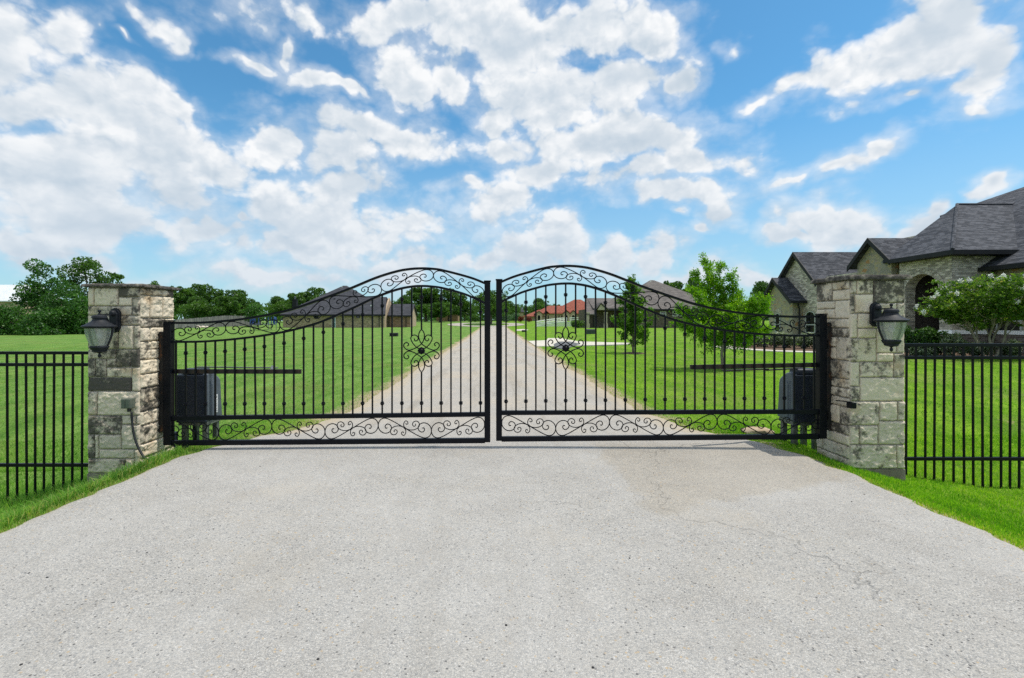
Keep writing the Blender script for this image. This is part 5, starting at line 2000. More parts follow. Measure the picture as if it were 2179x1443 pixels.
# small coloured shrubs near the turning loop
shrub('red_shrub', gz(1108.5, 122), 1.1, 1.0, 1.6, 'dark red shrub just left of the red-roofed house, the left one of two', 'red_leaf', 900, 0.2, 101)
shrub('red_shrub', gz(1124.5, 122), 1.0, 1.0, 1.5, 'brownish red shrub in front of the cream garage of the red-roofed house', 'red_leaf', 900, 0.2, 102)
shrub('pale_shrub', gz(1073, 128), 2.4, 2.0, 3.0, 'pale blue-green shrub beyond the turning loop, just right of the gate gap', 'teal_leaf', 1800, 0.25, 103)
shrub('pale_shrub', gz(1096, 135), 2.0, 2.0, 3.0, 'light green shrub left of the two red shrubs beyond the loop', 'teal_leaf', 1600, 0.25, 104)
shrub('dark_shrub', gz(1232, 78.5), 1.6, 1.2, 1.5, 'dark green shrub at the left corner of the grey-roofed house', 'oak_leaf', 1800, 0.2, 105)
shrub('dark_shrub', gz(1010, 128), 2.2, 1.8, 2.6, 'dark shrub left of the big oak on the island, beyond the loop', 'oak_leaf', 1500, 0.25, 106)


# ------------------------------------------------------------------ houses
def facade(mb, pts, thick, mi=0):
    mb.poly(pts, thick, mi)


def window_x(parent, x, y0, y1, z0, z1, arch=0.0, wallmat='window_frame', mull=True, glass='window_glass', out=-1):
    """window in a wall whose face is the plane X = x and looks towards out*X"""
    e = out * 0.05
    fr = MB()
    t = 0.06
    N = 8

    def outline(ins):
        p = [(y0 + ins, z0 + ins), (y1 - ins, z0 + ins), (y1 - ins, z1 - (0 if arch else ins))]
        if arch:
            for k in range(1, N):
                a = math.pi * k / N
                p.append(((y0 + y1) / 2 + ((y1 - y0) / 2 - ins) * math.cos(a), z1 + (arch - ins) * math.sin(a)))
        p.append((y0 + ins, z1 - (0 if arch else ins)))
        return p
    o_, i_ = outline(0), outline(t)
    n = len(o_)
    for k in range(n):
        a, b = o_[k], o_[(k + 1) % n]
        c, d = i_[(k + 1) % n], i_[k]
        fr.poly([(x + e, a[0], a[1]), (x + e, b[0], b[1]), (x + e, c[0], c[1]), (x + e, d[0], d[1])], (-e * 0.9, 0, 0))
    if mull:
        zm = (z0 + z1) / 2
        fr.box(min(x, x + e * .8), max(x, x + e * .8), y0 + t, y1 - t, zm - 0.03, zm + 0.03)
    w = fr.build('window', wallmat, parent)
    g = MB()
    g.poly([(x + e * 0.4, p[0], p[1]) for p in i_])
    g.build('pane', glass, w)
    return w


def window_y(parent, y, x0, x1, z0, z1, frame='window_frame', glass='window_glass', arch=0.0, t=0.08, mull=True, name='window'):
    """window in a wall that faces the camera (plane Y = y)"""
    e = -0.06
    N = 8

    def outline(ins):
        p = [(x0 + ins, z0 + ins), (x1 - ins, z0 + ins), (x1 - ins, z1 - (0 if arch else ins))]
        if arch:
            for k in range(1, N):
                a = math.pi * k / N
                p.append(((x0 + x1) / 2 + ((x1 - x0) / 2 - ins) * math.cos(a), z1 + (arch - ins) * math.sin(a)))
        p.append((x0 + ins, z1 - (0 if arch else ins)))
        return p
    o_, i_ = outline(0), outline(t)
    n = len(o_)
    fr = MB()
    for k in range(n):
        a, b = o_[k], o_[(k + 1) % n]
        c, d = i_[(k + 1) % n], i_[k]
        fr.poly([(a[0], y + e, a[1]), (b[0], y + e, b[1]), (c[0], y + e, c[1]), (d[0], y + e, d[1])], (0, -e * 0.9, 0))
    if mull:
        zm = (z0 + z1) / 2
        fr.box(x0 + t, x1 - t, y + e * .8, y, zm - 0.035, zm + 0.035)
    w = fr.build(name, frame, parent)
    g = MB()
    g.poly([(p[0], y + e * 0.4, p[1]) for p in i_])
    g.build('pane', glass, w)
    return w


def roof_panel(mb, pts, th=0.12):
    mb.poly(pts, (0, 0, -th))


def gable_x(root, xf, yn, yf, ya, zn, zf, za, xb, wall, roofmat, oh=0.32, floor=-0.2, wall_in=0.0):
    """gable wing whose gable looks towards -X: near eave (yn, zn), far eave (yf, zf), apex (ya, za), running back to xb"""
    sn, sf = (za - zn) / (ya - yn), (za - zf) / (yf - ya)
    # wall sits inside the overhang
    xw = xf + oh
    gy0, gy1 = yn + 0.3, yf - 0.3
    mb = MB()
    mb.poly([(xw, gy0, floor), (xw, gy1, floor), (xw, gy1, zf + sf * 0.3 - 0.14), (xw, ya, za - 0.16), (xw, gy0, zn + sn * 0.3 - 0.14)], (xb - xw, 0, 0))
    w = mb.build('gable_wall', wall, root)
    mb = MB()
    roof_panel(mb, [(xf, yn, zn), (xb, yn, zn), (xb, ya, za), (xf, ya, za)])
    roof_panel(mb, [(xf, ya, za + 0.002), (xb, ya, za + 0.002), (xb, yf, zf), (xf, yf, zf)])
    mb.build('gable_roof', roofmat, root)
    mb = MB()
    for (y0, z0, y1, z1) in ((yn, zn, ya, za), (yf, zf, ya, za)):
        mb.hexa([(xf - 0.03, y0, z0 - 0.24), (xf + 0.02, y0, z0 - 0.24), (xf + 0.02, y1, z1 - 0.24), (xf - 0.03, y1, z1 - 0.24),
                 (xf - 0.03, y0, z0 + 0.015), (xf + 0.02, y0, z0 + 0.015), (xf + 0.02, y1, z1 + 0.015), (xf - 0.03, y1, z1 + 0.015)])
    mb.box(xf - 0.02, xb, yn - 0.09, yn + 0.01, zn - 0.16, zn - 0.01)
    mb.build('barge_board', 'dark_trim', root)
    return w


def stone_house():
    root = thing('stone_house', (19, 25, 0.1), 'large stone and pale brick house with steep grey shingle roofs at the right', 'house')
    SH = 'slate_shingle'
    g1 = gable_x(root, 18.06, 29.2, 32.3, 31.1, 2.72, 3.0, 4.28, 19.4, 'rubble_stone', SH)
    g2 = gable_x(root, 18.72, 27.9, 31.6, 30.0, 3.72, 4.28, 5.79, 26.0, 'pale_brick', SH)
    g3 = gable_x(root, 18.72, 22.66, 25.4, 24.0, 4.35, 4.32, 5.62, 24.0, 'rubble_stone', SH, floor=0.0)
    # arched windows with brick soldier arches
    for (x, y0, y1, z0, z1, ar) in ((18.38, 30.72, 31.28, 0.75, 1.75, 0.26), (19.04, 28.35, 29.25, 0.75, 1.75, 0.33)):
        window_x(root, x, y0, y1, z0, z1, ar)
        mb = MB()
        yc = (y0 + y1) / 2
        hw = (y1 - y0) / 2
        N = 11
        for k in range(N):
            a0, a1 = math.pi * k / N, math.pi * (k + 0.88) / N
            pts = []
            for (r_, a) in ((0.03, a0), (0.25, a0), (0.25, a1), (0.03, a1)):
                pts.append((x - 0.03, yc + (hw + r_) * math.cos(a), z1 + (ar + r_) * math.sin(a)))
            mb.poly(pts, (0.028, 0, 0))
        mb.build('brick_arch', 'pale_brick', root)
    # long wall behind the gables
    mb = MB()
    mb.box(19.6, 21.2, 22.55, 31.0, -0.2, 4.1)
    mb.build('wall', 'pale_brick', root)
    # downspouts
    for pts in ([(18.5, 29.15, 2.6), (18.6, 29.3, 2.45), (18.72, 29.36, 2.2), (18.72, 29.36, 0.1)],
                [(20.75, 19.86, 3.6), (20.66, 19.98, 3.3), (20.66, 19.98, 1.0), (20.62, 19.9, 0.8), (20.62, 19.9, 0.15)]):
        mb = MB()
        mb.tube(pts, 0.05, 8)
        mb.build('downspout', 'dark_trim', root)
    # entry block with the arch
    xw, yc0, yc1, ze = 19.2, 20.1, 22.7, 4.3
    ay0, ay1, asp, ah = 20.66, 22.36, 2.85, 0.72
    mb = MB()
    N = 14
    arc = [((ay0 + ay1) / 2 + (ay1 - ay0) / 2 * math.cos(math.pi * k / N), asp + ah * math.sin(math.pi * k / N)) for k in range(N + 1)]
    # wall round the opening, as strips so that every face is convex
    for k in range(N):
        (ya_, za_), (yb_, zb_) = arc[k], arc[k + 1]
        mb.hexa([(xw, yb_, zb_), (xw + 0.45, yb_, zb_), (xw + 0.45, ya_, za_), (xw, ya_, za_), (xw, yb_, ze), (xw + 0.45, yb_, ze), (xw + 0.45, ya_, ze), (xw, ya_, ze)])
    mb.box(xw, xw + 0.45, yc0, ay0, -0.2, ze)
    mb.box(xw, xw + 0.45, ay1, yc1, -0.2, ze)
    mb.box(xw + 0.452, 22.6, yc0, yc0 + 0.4, -0.2, ze)
    mb.build('entry_wall', 'pale_brick', root)
    mb = MB()
    NV = 21
    for k in range(NV):
        a0, a1 = math.pi * k / NV, math.pi * (k + 0.9) / NV
        pts = []
        for r_, a in ((0.0, a0), (0.26, a0), (0.26, a1), (0.0, a1)):
            pts.append((xw - 0.035, (ay0 + ay1) / 2 + ((ay1 - ay0) / 2 + r_) * math.cos(a), asp + (ah + r_) * math.sin(a)))
        mb.poly(pts, (0.034, 0, 0))
    mb.build('brick_arch', 'pale_brick', root)
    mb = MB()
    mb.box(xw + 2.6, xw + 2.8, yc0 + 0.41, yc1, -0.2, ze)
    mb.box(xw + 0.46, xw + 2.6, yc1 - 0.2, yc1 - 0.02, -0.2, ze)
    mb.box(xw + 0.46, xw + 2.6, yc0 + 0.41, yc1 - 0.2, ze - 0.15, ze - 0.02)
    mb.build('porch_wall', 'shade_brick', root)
    dr = MB()
    dr.box(xw + 2.52, xw + 2.59, 20.75, 21.75, 0.1, 2.5)
    dr.build('door', 'door_wood', root)
    # plinth with sloped pale ledge round the entry corner and the wing
    mb = MB()
    for (x0, x1, y0, y1) in ((xw - 0.09, xw - 0.003, yc0 - 0.09, ay0), (xw - 0.09, 20.6, yc0 - 0.09, yc0 - 0.003), (20.8, 20.897, 9.0, yc0 - 0.092)):
        mb.box(x0, x1, y0, y1, -0.3, 0.92)
    mb.build('plinth', 'base_brick', root)
    mb = MB()
    z0, z1 = 0.922, 1.08
    mb.hexa([(xw - 0.13, yc0 - 0.13, z0), (xw - 0.002, yc0 - 0.13, z0), (xw - 0.002, ay0, z0), (xw - 0.13, ay0, z0), (xw - 0.03, yc0 - 0.03, z1), (xw - 0.002, yc0 - 0.03, z1), (xw - 0.002, ay0, z1), (xw - 0.03, ay0, z1)])
    mb.hexa([(xw, yc0 - 0.13, z0), (20.6, yc0 - 0.13, z0), (20.6, yc0 - 0.002, z0), (xw, yc0 - 0.002, z0), (xw, yc0 - 0.03, z1), (20.6, yc0 - 0.03, z1), (20.6, yc0 - 0.002, z1), (xw, yc0 - 0.002, z1)])
    mb.hexa([(20.77, 9.0, z0), (20.898, 9.0, z0), (20.898, yc0 - 0.14, z0), (20.77, yc0 - 0.14, z0), (20.87, 9.0, z1), (20.898, 9.0, z1), (20.898, yc0 - 0.14, z1), (20.87, yc0 - 0.14, z1)])
    mb.build('ledge', 'white_trim', root)
    # main hip roof
    ex, ey, ez = 18.72, 19.56, 4.38
    fx, fy = 40.0, 26.2
    ax, ay, az = 22.9, 23.7, 7.22
    mb = MB()
    hy = 23.1
    roof_panel(mb, [(ex, ey, ez), (fx, ey, ez), (fx, ay, az), (ax, ay, az)])
    roof_panel(mb, [(ex, ey, ez + .001), (ax, ay, az + .001), (ex, hy, ez + .001)])
    roof_panel(mb, [(ax, ay, az), (22.5, fy, ez), (ex, hy, ez)])
    roof_panel(mb, [(ax, ay, az), (fx, ay, az), (fx, fy, ez), (22.5, fy, ez)])
    mb.build('main_roof', SH, root)
    mb = MB()
    mb.tube([(ex, ey, ez + 0.02), (ax, ay, az + 0.02)], 0.07, 6)
    mb.tube([(ax, ay, az + 0.02), (fx, ay, az + 0.02)], 0.06, 6)
    mb.build('ridge_cap', SH, root)
    mb = MB()
    mb.box(ex - 0.12, ex, ey - 0.12, 22.62, ez - 0.2, ez - 0.02)
    mb.box(ex, fx, ey - 0.12, ey, ez - 0.2, ez - 0.02)
    mb.build('gutter', 'dark_trim', root)
    mb = MB()
    mb.box(ex + 0.002, fx, ey + 0.002, 22.6, ez - 0.19, ez - 0.14)
    mb.build('soffit', 'dark_trim', root)
    # right wing nearer the camera
    wx, wz = 20.4, 3.73
    mb = MB()
    mb.box(20.9, 28.0, 8.5, yc0 - 0.002, -0.3, wz + 0.05)
    mb.build('wing_wall', 'rubble_stone', root)
    mb = MB()
    roof_panel(mb, [(wx, 8.0, wz), (26.2, 12.0, 7.6), (26.2, 24.0, 7.6), (wx, 20.9, wz)])
    roof_panel(mb, [(wx, 8.0, wz), (32.0, 8.0, wz), (26.2, 12.0, 7.6)])
    mb.build('wing_roof', SH, root)
    mb = MB()
    mb.box(wx - 0.12, wx, 8.0, 20.75, wz - 0.2, wz - 0.02)
    mb.box(wx, 20.9, 8.0, 20.1, wz - 0.18, wz - 0.14)
    mb.build('gutter', 'dark_trim', root)
    window_x(root, 20.9, 18.95, 19.92, 0.62, 2.3, 0.0)
    window_x(root, 20.9, 14.2, 15.6, 0.62, 2.3, 0.0)
    # higher roof behind
    mb = MB()
    mb.box(22.6, 43.5, 22.9, 29.5, 0, 6.05)
    mb.build('wall', 'pale_brick', root)
    mb = MB()
    A_, B_, C_, D_, E_ = (26.05, 28, 7.63), (33, 26, 10.2), (33, 21, 5.0), (24, 21, 5.0), (44, 28, 7.0)
    for tri in ((A_, D_, B_), (D_, C_, B_), (C_, (44, 21, 5.0), B_), ((44, 21, 5.0), E_, B_), (E_, A_, B_)):
        roof_panel(mb, list(tri))
    mb.build('high_roof', SH, root)
    return root


stone_house()


def slope_roof(mb, pts, th=0.15):
    mb.poly(pts, (0, 0, -th))


def left_house():
    Y0 = 88.0
    px = lambda p, Y=Y0: (p - CX) * Y / FPX
    root = thing('brick_house', (px(715), Y0, 0.25), 'low tan brick house with a dark hipped roof left of the drive', 'house')
    xl, xr = px(600), px(815)
    zt = 2.75
    mb = MB()
    mb.box(xl, xr, Y0 + 0.4, Y0 + 16, -0.3, zt)
    mb.build('wall', 'tan_brick', root)
    # hipped main roof, ridge running away from the drive side
    ov = 0.45
    e0, e1 = xl - ov, px(792)
    ax0, ay0, az = px(730, 97), 97.0, hgt(608, 97, 0)
    ax1 = px(738, 97)
    mb = MB()
    slope_roof(mb, [(e0, Y0, zt), (e1 + 1.5, Y0, zt), (ax1, ay0, az), (ax0, ay0, az)])
    slope_roof(mb, [(e0, Y0 + 17.5, zt), (e0, Y0, zt), (ax0, ay0, az)])
    slope_roof(mb, [(e1 + 1.5, Y0, zt), (e1 + 1.5, Y0 + 17.5, zt), (ax1, ay0, az)])
    slope_roof(mb, [(e1 + 1.5, Y0 + 17.5, zt), (e0, Y0 + 17.5, zt), (ax0, ay0, az), (ax1, ay0, az)])
    # gable part with level ridge to the right
    ry, rz = 93.0, hgt(632, 93, 0)
    xa, xb = px(745, 93), px(823, 93)
    slope_roof(mb, [(px(740), Y0 - 0.02, zt), (px(820), Y0 - 0.02, zt), (xb, ry, rz), (xa, ry, rz)])
    slope_roof(mb, [(xa, ry, rz), (xb, ry, rz), (px(820), 98, zt), (px(740), 98, zt)])
    mb.build('roof', 'dark_shingle', root)
    mb = MB()
    mb.box(e0, px(820), Y0 - 0.16, Y0, zt - 0.3, zt - 0.03)
    mb.build('gutter', 'dark_trim', root)
    mb = MB()
    xg = px(817)
    mb.poly([(xg, Y0 + 0.5, -0.3), (xg, 97.5, -0.3), (xg, 97.5, zt), (xg, ry, rz - 0.2), (xg, Y0 + 0.5, zt)], (-0.3, 0, 0))
    mb.build('gable_wall', 'tan_stucco', root)
    mb = MB()
    mb.box(px(818), px(832), 91.5, 97, -0.3, 2.5)
    mb.build('entry_wall', 'tan_stucco', root)
    # garage wing
    xa, xb = px(830, 90), px(872, 90)
    mb = MB()
    mb.box(xa, xb, 90.4, 97, -0.3, 2.6)
    mb.build('garage_wall', 'brown_brick', root)
    mb = MB()
    r2 = hgt(647, 93.5, 0)
    slope_roof(mb, [(xa - 0.5, 90, 2.6), (xb + 0.35, 90, 2.6), (xb + 0.35, 93.5, r2), (xa - 0.5, 93.5, r2)])
    slope_roof(mb, [(xa - 0.5, 93.5, r2), (xb + 0.35, 93.5, r2), (xb + 0.35, 97.5, 2.6), (xa - 0.5, 97.5, 2.6)])
    mb.build('garage_roof', 'dark_shingle', root)
    mb = MB()
    mb.poly([(xb + 0.02, 90.4, -0.3), (xb + 0.02, 97, -0.3), (xb + 0.02, 97, 2.5), (xb + 0.02, 93.5, r2 - 0.2), (xb + 0.02, 90.4, 2.5)], (0.06, 0, 0))
    mb.build('garage_gable', 'tan_stucco', root)
    mb = MB()
    mb.box(xa - 0.3, xb + 0.3, 89.86, 90, 2.34, 2.57)
    mb.build('gutter', 'dark_trim', root)
    window_y(root, Y0 + 0.4, px(705), px(713), hgt(698, Y0, 0), hgt(674, Y0, 0), 'white_trim', 'teal_glass')
    for (a, b) in ((667, 676), (757, 764)):
        window_y(root, Y0 + 0.4, px(a), px(b), hgt(677, Y0, 0), hgt(672.5, Y0, 0), 'dark_trim', 'window_glass', mull=False, name='vent')
    for p_ in (806, 864):
        mb = MB()
        q = px(p_) if p_ < 820 else px(p_, 90.3)
        yy = Y0 + 0.3 if p_ < 820 else 90.3
        mb.box(q - 0.06, q + 0.06, yy - 0.08, yy, 0, 2.5)
        mb.build('downspout', 'dark_trim', root)
    mb = MB()
    cx_ = px(628, 98)
    mb.box(cx_ - 0.42, cx_ + 0.42, 97.6, 98.4, 2.5, hgt(638, 98, 0))
    mb.box(cx_ - 0.5, cx_ + 0.5, 97.5, 98.5, hgt(638, 98, 0), hgt(637, 98, 0))
    ch = mb.build('chimney', 'dark_trim', root)
    mb = MB()
    mb.lathe([(0.16, 0), (0.16, 0.35), (0.24, 0.36), (0.24, 0.5), (0.02, 0.58)], (cx_, 98, hgt(637, 98, 0)), 10)
    mb.build('flue', 'galvanised', ch)
    for (p_, q_, Yv) in ((728, 611, 96.6), (712, 636, 92.6), (790, 650, 90.4), (680, 651, 90.6)):
        mb = MB()
        x_, y_, z_ = at(p_, q_, Yv)
        mb.box(x_ - 0.14, x_ + 0.14, y_ - 0.14, y_ + 0.14, z_ - 0.4, z_ + 0.1)
        mb.build('roof_vent', 'white_trim' if p_ in (728, 790) else 'dark_trim', root)


left_house()


def grey_house():
    Y0 = 80.0
    px = lambda p, Y=Y0: (p - CX) * Y / FPX
    z0 = 0.1
    root = thing('brick_house', (px(1400), Y0, 0.2), 'taupe brick house with a tall grey-brown hipped roof behind the slim young tree', 'house')
    zt = hgt(657.5, Y0, 0)
    xl, xr = px(1322), px(1552)
    mb = MB()
    mb.box(xl, xr, Y0 + 0.4, Y0 + 15, z0, zt)
    mb.build('wall', 'taupe_brick', root)
    mb = MB()
    ap = at(1384, 596, 88.5)
    ar = at(1392, 596.5, 88.5)
    a, b = xl - 0.4, xr + 0.45
    slope_roof(mb, [(a, Y0, zt), (b, Y0, zt), ar, ap])
    slope_roof(mb, [(a, Y0 + 16, zt), (a, Y0, zt), ap])
    slope_roof(mb, [(b, Y0, zt), (b, Y0 + 16, zt), ar])
    slope_roof(mb, [(b, Y0 + 16, zt), (a, Y0 + 16, zt), ap, ar])
    # left wing with level ridge
    zr = hgt(634.5, 83.5, 0)
    wl, wr = px(1246), px(1345, 83.5)
    ze = hgt(656, Y0, 0)
    slope_roof(mb, [(px(1262), Y0 - 0.1, ze), (px(1336), Y0 - 0.1, ze), (wr, 83.5, zr), (px(1249, 83.5), 83.5, zr)])
    slope_roof(mb, [(px(1241), Y0 - 1.2, hgt(668, 78.8, 0)), (px(1264), Y0 - 1.2, hgt(668, 78.8, 0)), (px(1270, 83.5), 83.5, zr + .002), (px(1247.5, 83.5), 83.5, zr + .002)])
    slope_roof(mb, [(px(1249, 83.5), 83.5, zr), (wr, 83.5, zr), (wr, 88, ze), (px(1249, 88), 88, ze)])
    mb.build('roof', 'brown_grey_shingle', root)
    mb = MB()
    mb.box(px(1290), b, Y0 - 0.14, Y0 - 0.002, zt - 0.28, zt - 0.04)
    mb.build('gutter', 'dark_trim', root)
    # front porch: small gable on columns over a shaded wall
    mb = MB()
    mb.box(px(1249), px(1330), Y0 + 2.2, Y0 + 8, z0, 3.5)
    mb.build('porch_wall', 'taupe_brick', root)
    mb = MB()
    g0, g1, gm = px(1268, 78.6), px(1296, 78.6), px(1279, 78.6)
    zg = hgt(643.5, 78.6, 0)
    ze2 = hgt(658, 78.6, 0)
    slope_roof(mb, [(g0, 78.6, ze2), (gm, 78.6, zg), (gm, 82.5, zg), (g0, 82.5, ze2)])
    slope_roof(mb, [(gm, 78.6, zg), (g1, 78.6, ze2), (g1, 82.5, ze2), (gm, 82.5, zg)])
    mb.build('porch_roof', 'brown_grey_shingle', root)
    mb = MB()
    mb.poly([(g0 + .3, 78.8, ze2 - 0.12), (g1 - .3, 78.8, ze2 - 0.12), (gm, 78.8, zg - 0.3)], (0, 0.2, 0))
    mb.build('porch_gable', 'tan_trim', root)
    for p_, w_ in ((1251, 0.55), (1289, 0.6)):
        mb = MB()
        x_ = px(p_, 79)
        mb.box(x_ - w_ / 2, x_ + w_ / 2, 78.8, 79.4, z0, 1.1)
        mb.box(x_ - w_ / 2 + 0.08, x_ + w_ / 2 - 0.08, 78.88, 79.32, 1.1, 2.75)
        mb.box(x_ - w_ / 2, x_ + w_ / 2, 78.8, 79.4, 2.75, 2.95)
        mb.build('column', 'tan_trim', root)
    window_y(root, Y0 + 2.2, px(1262, 82), px(1270, 82), 0.6, 2.4, 'dark_trim')
    dr = MB()
    dr.box(px(1301, 82.1), px(1309, 82.1), Y0 + 2.1, Y0 + 2.19, z0, 2.5)
    dr.build('door', 'door_wood', root)
    for (a_, b_, c_, d_) in ((1406, 1419, 663, 673), (1433, 1443, 663, 673), (1444, 1454, 663, 673)):
        window_y(root, Y0 + 0.4, px(a_), px(b_), hgt(d_, Y0, 0), hgt(c_, Y0, 0), 'white_trim', 'window_glass')
    window_y(root, Y0 + 0.4, px(1475), px(1484), hgt(687, Y0, 0), hgt(673, Y0, 0), 'white_trim', 'teal_glass')
    for (p_, q_, Yv) in ((1384, 598.5, 88.2), (1381, 613, 86.2), (1300, 637, 83.2), (1388, 651, 81.2), (1402, 654, 80.8)):
        mb = MB()
        x_, y_, z_ = at(p_, q_, Yv)
        mb.box(x_ - 0.14, x_ + 0.14, y_ - 0.14, y_ + 0.14, z_ - 0.4, z_ + 0.1)
        mb.build('roof_vent', 'white_trim', root)


grey_house()


def red_house():
    Y0 = 140.0
    px = lambda p, Y=Y0: (p - CX) * Y / FPX
    root = thing('red_roofed_house', (px(1190), Y0, 1.45), 'long cream house with arched windows and a red tiled roof beyond the white fence', 'house')
    z0 = 0.9
    mb = MB()
    mb.box(px(1142), px(1262), Y0 + 0.5, Y0 + 18, z0, hgt(667, Y0, 0))
    mb.build('wall', 'tan_stucco', root)
    mb = MB()
    mb.box(px(1119), px(1144), Y0 + 1.2, Y0 + 14, z0, hgt(673.5, Y0, 0))
    mb.build('garage_wall', 'garage_cream', root)
    mb = MB()
    def hip(xa, xb, ya, yb, ze, xp, xq, zp):
        ym = (ya + yb) / 2
        slope_roof(mb, [(xa, ya, ze), (xb, ya, ze), (xq, ym, zp), (xp, ym, zp)])
        slope_roof(mb, [(xa, yb, ze), (xa, ya, ze), (xp, ym, zp)])
        slope_roof(mb, [(xb, ya, ze), (xb, yb, ze), (xq, ym, zp)])
        slope_roof(mb, [(xb, yb, ze), (xa, yb, ze), (xp, ym, zp), (xq, ym, zp)])
    z1 = hgt(673, Y0, 0)
    hip(px(1117), px(1160), Y0 + 0.4, Y0 + 14, z1, px(1146, 147), px(1150, 147), hgt(659.5, 147, 0))
    z2 = hgt(667, Y0, 0)
    hip(px(1140), px(1250), Y0 - 0.1, Y0 + 15, z2, px(1168, 147.5), px(1230, 147.5), hgt(650.5, 147.5, 0))
    hip(px(1180), px(1285), Y0 + 0.6, Y0 + 19, z2 + 0.3, px(1222, 149.8), px(1236, 149.8), hgt(637.5, 149.8, 0))
    # little barrel gables over the arches
    for p_, w_ in ((1147, 14), (1163, 11), (1205.5, 15), (1220, 13)):
        xa, xb = px(p_ - w_ / 2, 139.4), px(p_ + w_ / 2, 139.4)
        xm = (xa + xb) / 2
        zc = hgt(659.5 if p_ > 1170 else 661, 139.4, 0)
        slope_roof(mb, [(xa - .2, 139.3, z2), (xm, 139.3, zc), (xm, 144, zc), (xa - .2, 144, z2)])
        slope_roof(mb, [(xm, 139.3, zc), (xb + .2, 139.3, z2), (xb + .2, 144, z2), (xm, 144, zc)])
    mb.build('roof', 'red_tile', root)
    for p_, w_ in ((1147, 14), (1205.5, 15), (1220, 13)):
        xa, xb = px(p_ - w_ / 2, 139.4), px(p_ + w_ / 2, 139.4)
        xm = (xa + xb) / 2
        m2 = MB()
        m2.poly([(xa, 139.6, z0), (xb, 139.6, z0), (xb, 139.6, z2 - 0.15), (xm, 139.6, hgt(660.5, 139.4, 0) - 0.2), (xa, 139.6, z2 - 0.15)], (0, 0.85, 0))
        m2.build('arched_bay', 'tan_stucco', root)
        window_y(root, 139.6, xm - 0.62, xm + 0.62, 1.3, 2.9, 'garage_cream', 'window_glass', 0.62, t=0.22, mull=False)
    for p_ in (1161, 1167, 1190, 1196):
        window_y(root, Y0 + 0.5, px(p_ - 1.8), px(p_ + 1.8), 1.7, 3.3, 'garage_cream', 'window_glass', mull=False)


red_house()

# small houses half hidden by the trees
def small_house(px0, px1, Y, ytop, yeave, wall, roof, label, zb=0.6):
    x0, x1 = (px0 - CX) * Y / FPX, (px1 - CX) * Y / FPX
    root = thing('small_house', ((x0 + x1) / 2, Y, zb), label, 'house')
    ze, zr = hgt(yeave, Y, 0), hgt(ytop, Y + 4, 0)
    mb = MB()
    mb.box(x0 + .3, x1 - .3, Y + 0.4, Y + 7.6, zb, ze)
    mb.build('wall', wall, root)
    mb = MB()
    slope_roof(mb, [(x0, Y, ze), (x1, Y, ze), (x1 - .8, Y + 4, zr), (x0 + .8, Y + 4, zr)])
    slope_roof(mb, [(x0 + .8, Y + 4, zr), (x1 - .8, Y + 4, zr), (x1, Y + 8, ze), (x0, Y + 8, ze)])
    slope_roof(mb, [(x0, Y + 8, ze), (x0, Y, ze), (x0 + .8, Y + 4, zr)])
    slope_roof(mb, [(x1, Y, ze), (x1, Y + 8, ze), (x1 - .8, Y + 4, zr)])
    mb.build('roof', roof, root)
    return root


small_house(926, 976, 148, 653, 666, 'brown_brick', 'brown_grey_shingle', 'small brick house half hidden by the oaks left of the turning loop')
small_house(1094, 1116, 185, 654, 664, 'tan_brick', 'dark_shingle', 'far house showing only a blue-grey roof left of the red-roofed house', 1.0)
r_ = small_house(-90, 46, 74, 606, 640, 'tan_stucco', 'metal_roof', 'house with a pale metal roof at the left picture edge behind the shrubs', 0.0)


# ------------------------------------------------------------------ fences, boxes and play things in the distance
def board_fence():
    root_pts = [at(366, 690, 84), at(480, 690, 93), at(556, 690, 99)]
    tops = [681.5, 671.5, 673.8]
    mb = MB()
    rng = random.Random(3)
    pts = [(p[0], p[1]) for p in root_pts]
    zt = [hgt(tops[i], pts[i][1], 0) for i in range(3)]
    seg = []
    for i in range(2):
        n = int(math.dist(pts[i], pts[i + 1]) / 0.15)
        for k in range(n):
            t, t2 = k / n, (k + 0.94) / n
            a = (pts[i][0] + (pts[i + 1][0] - pts[i][0]) * t, pts[i][1] + (pts[i + 1][1] - pts[i][1]) * t)
            b = (pts[i][0] + (pts[i + 1][0] - pts[i][0]) * t2, pts[i][1] + (pts[i + 1][1] - pts[i][1]) * t2)
            z = zt[i] + (zt[i + 1] - zt[i]) * t + rng.uniform(-0.05, 0.05)
            off = rng.uniform(-0.02, 0.02)
            mb.hexa([(a[0], a[1] + off, -0.1), (b[0], b[1] + off, -0.1), (b[0], b[1] + off + 0.03, -0.1), (a[0], a[1] + off + 0.03, -0.1),
                     (a[0], a[1] + off, z), (b[0], b[1] + off, z), (b[0], b[1] + off + 0.03, z), (a[0], a[1] + off + 0.03, z)])
    o = mb.build('board_fence', 'fence_wood', None)
    tag(o, 'weathered grey board fence far behind the left lawn, before the oaks', 'fence')


board_fence()


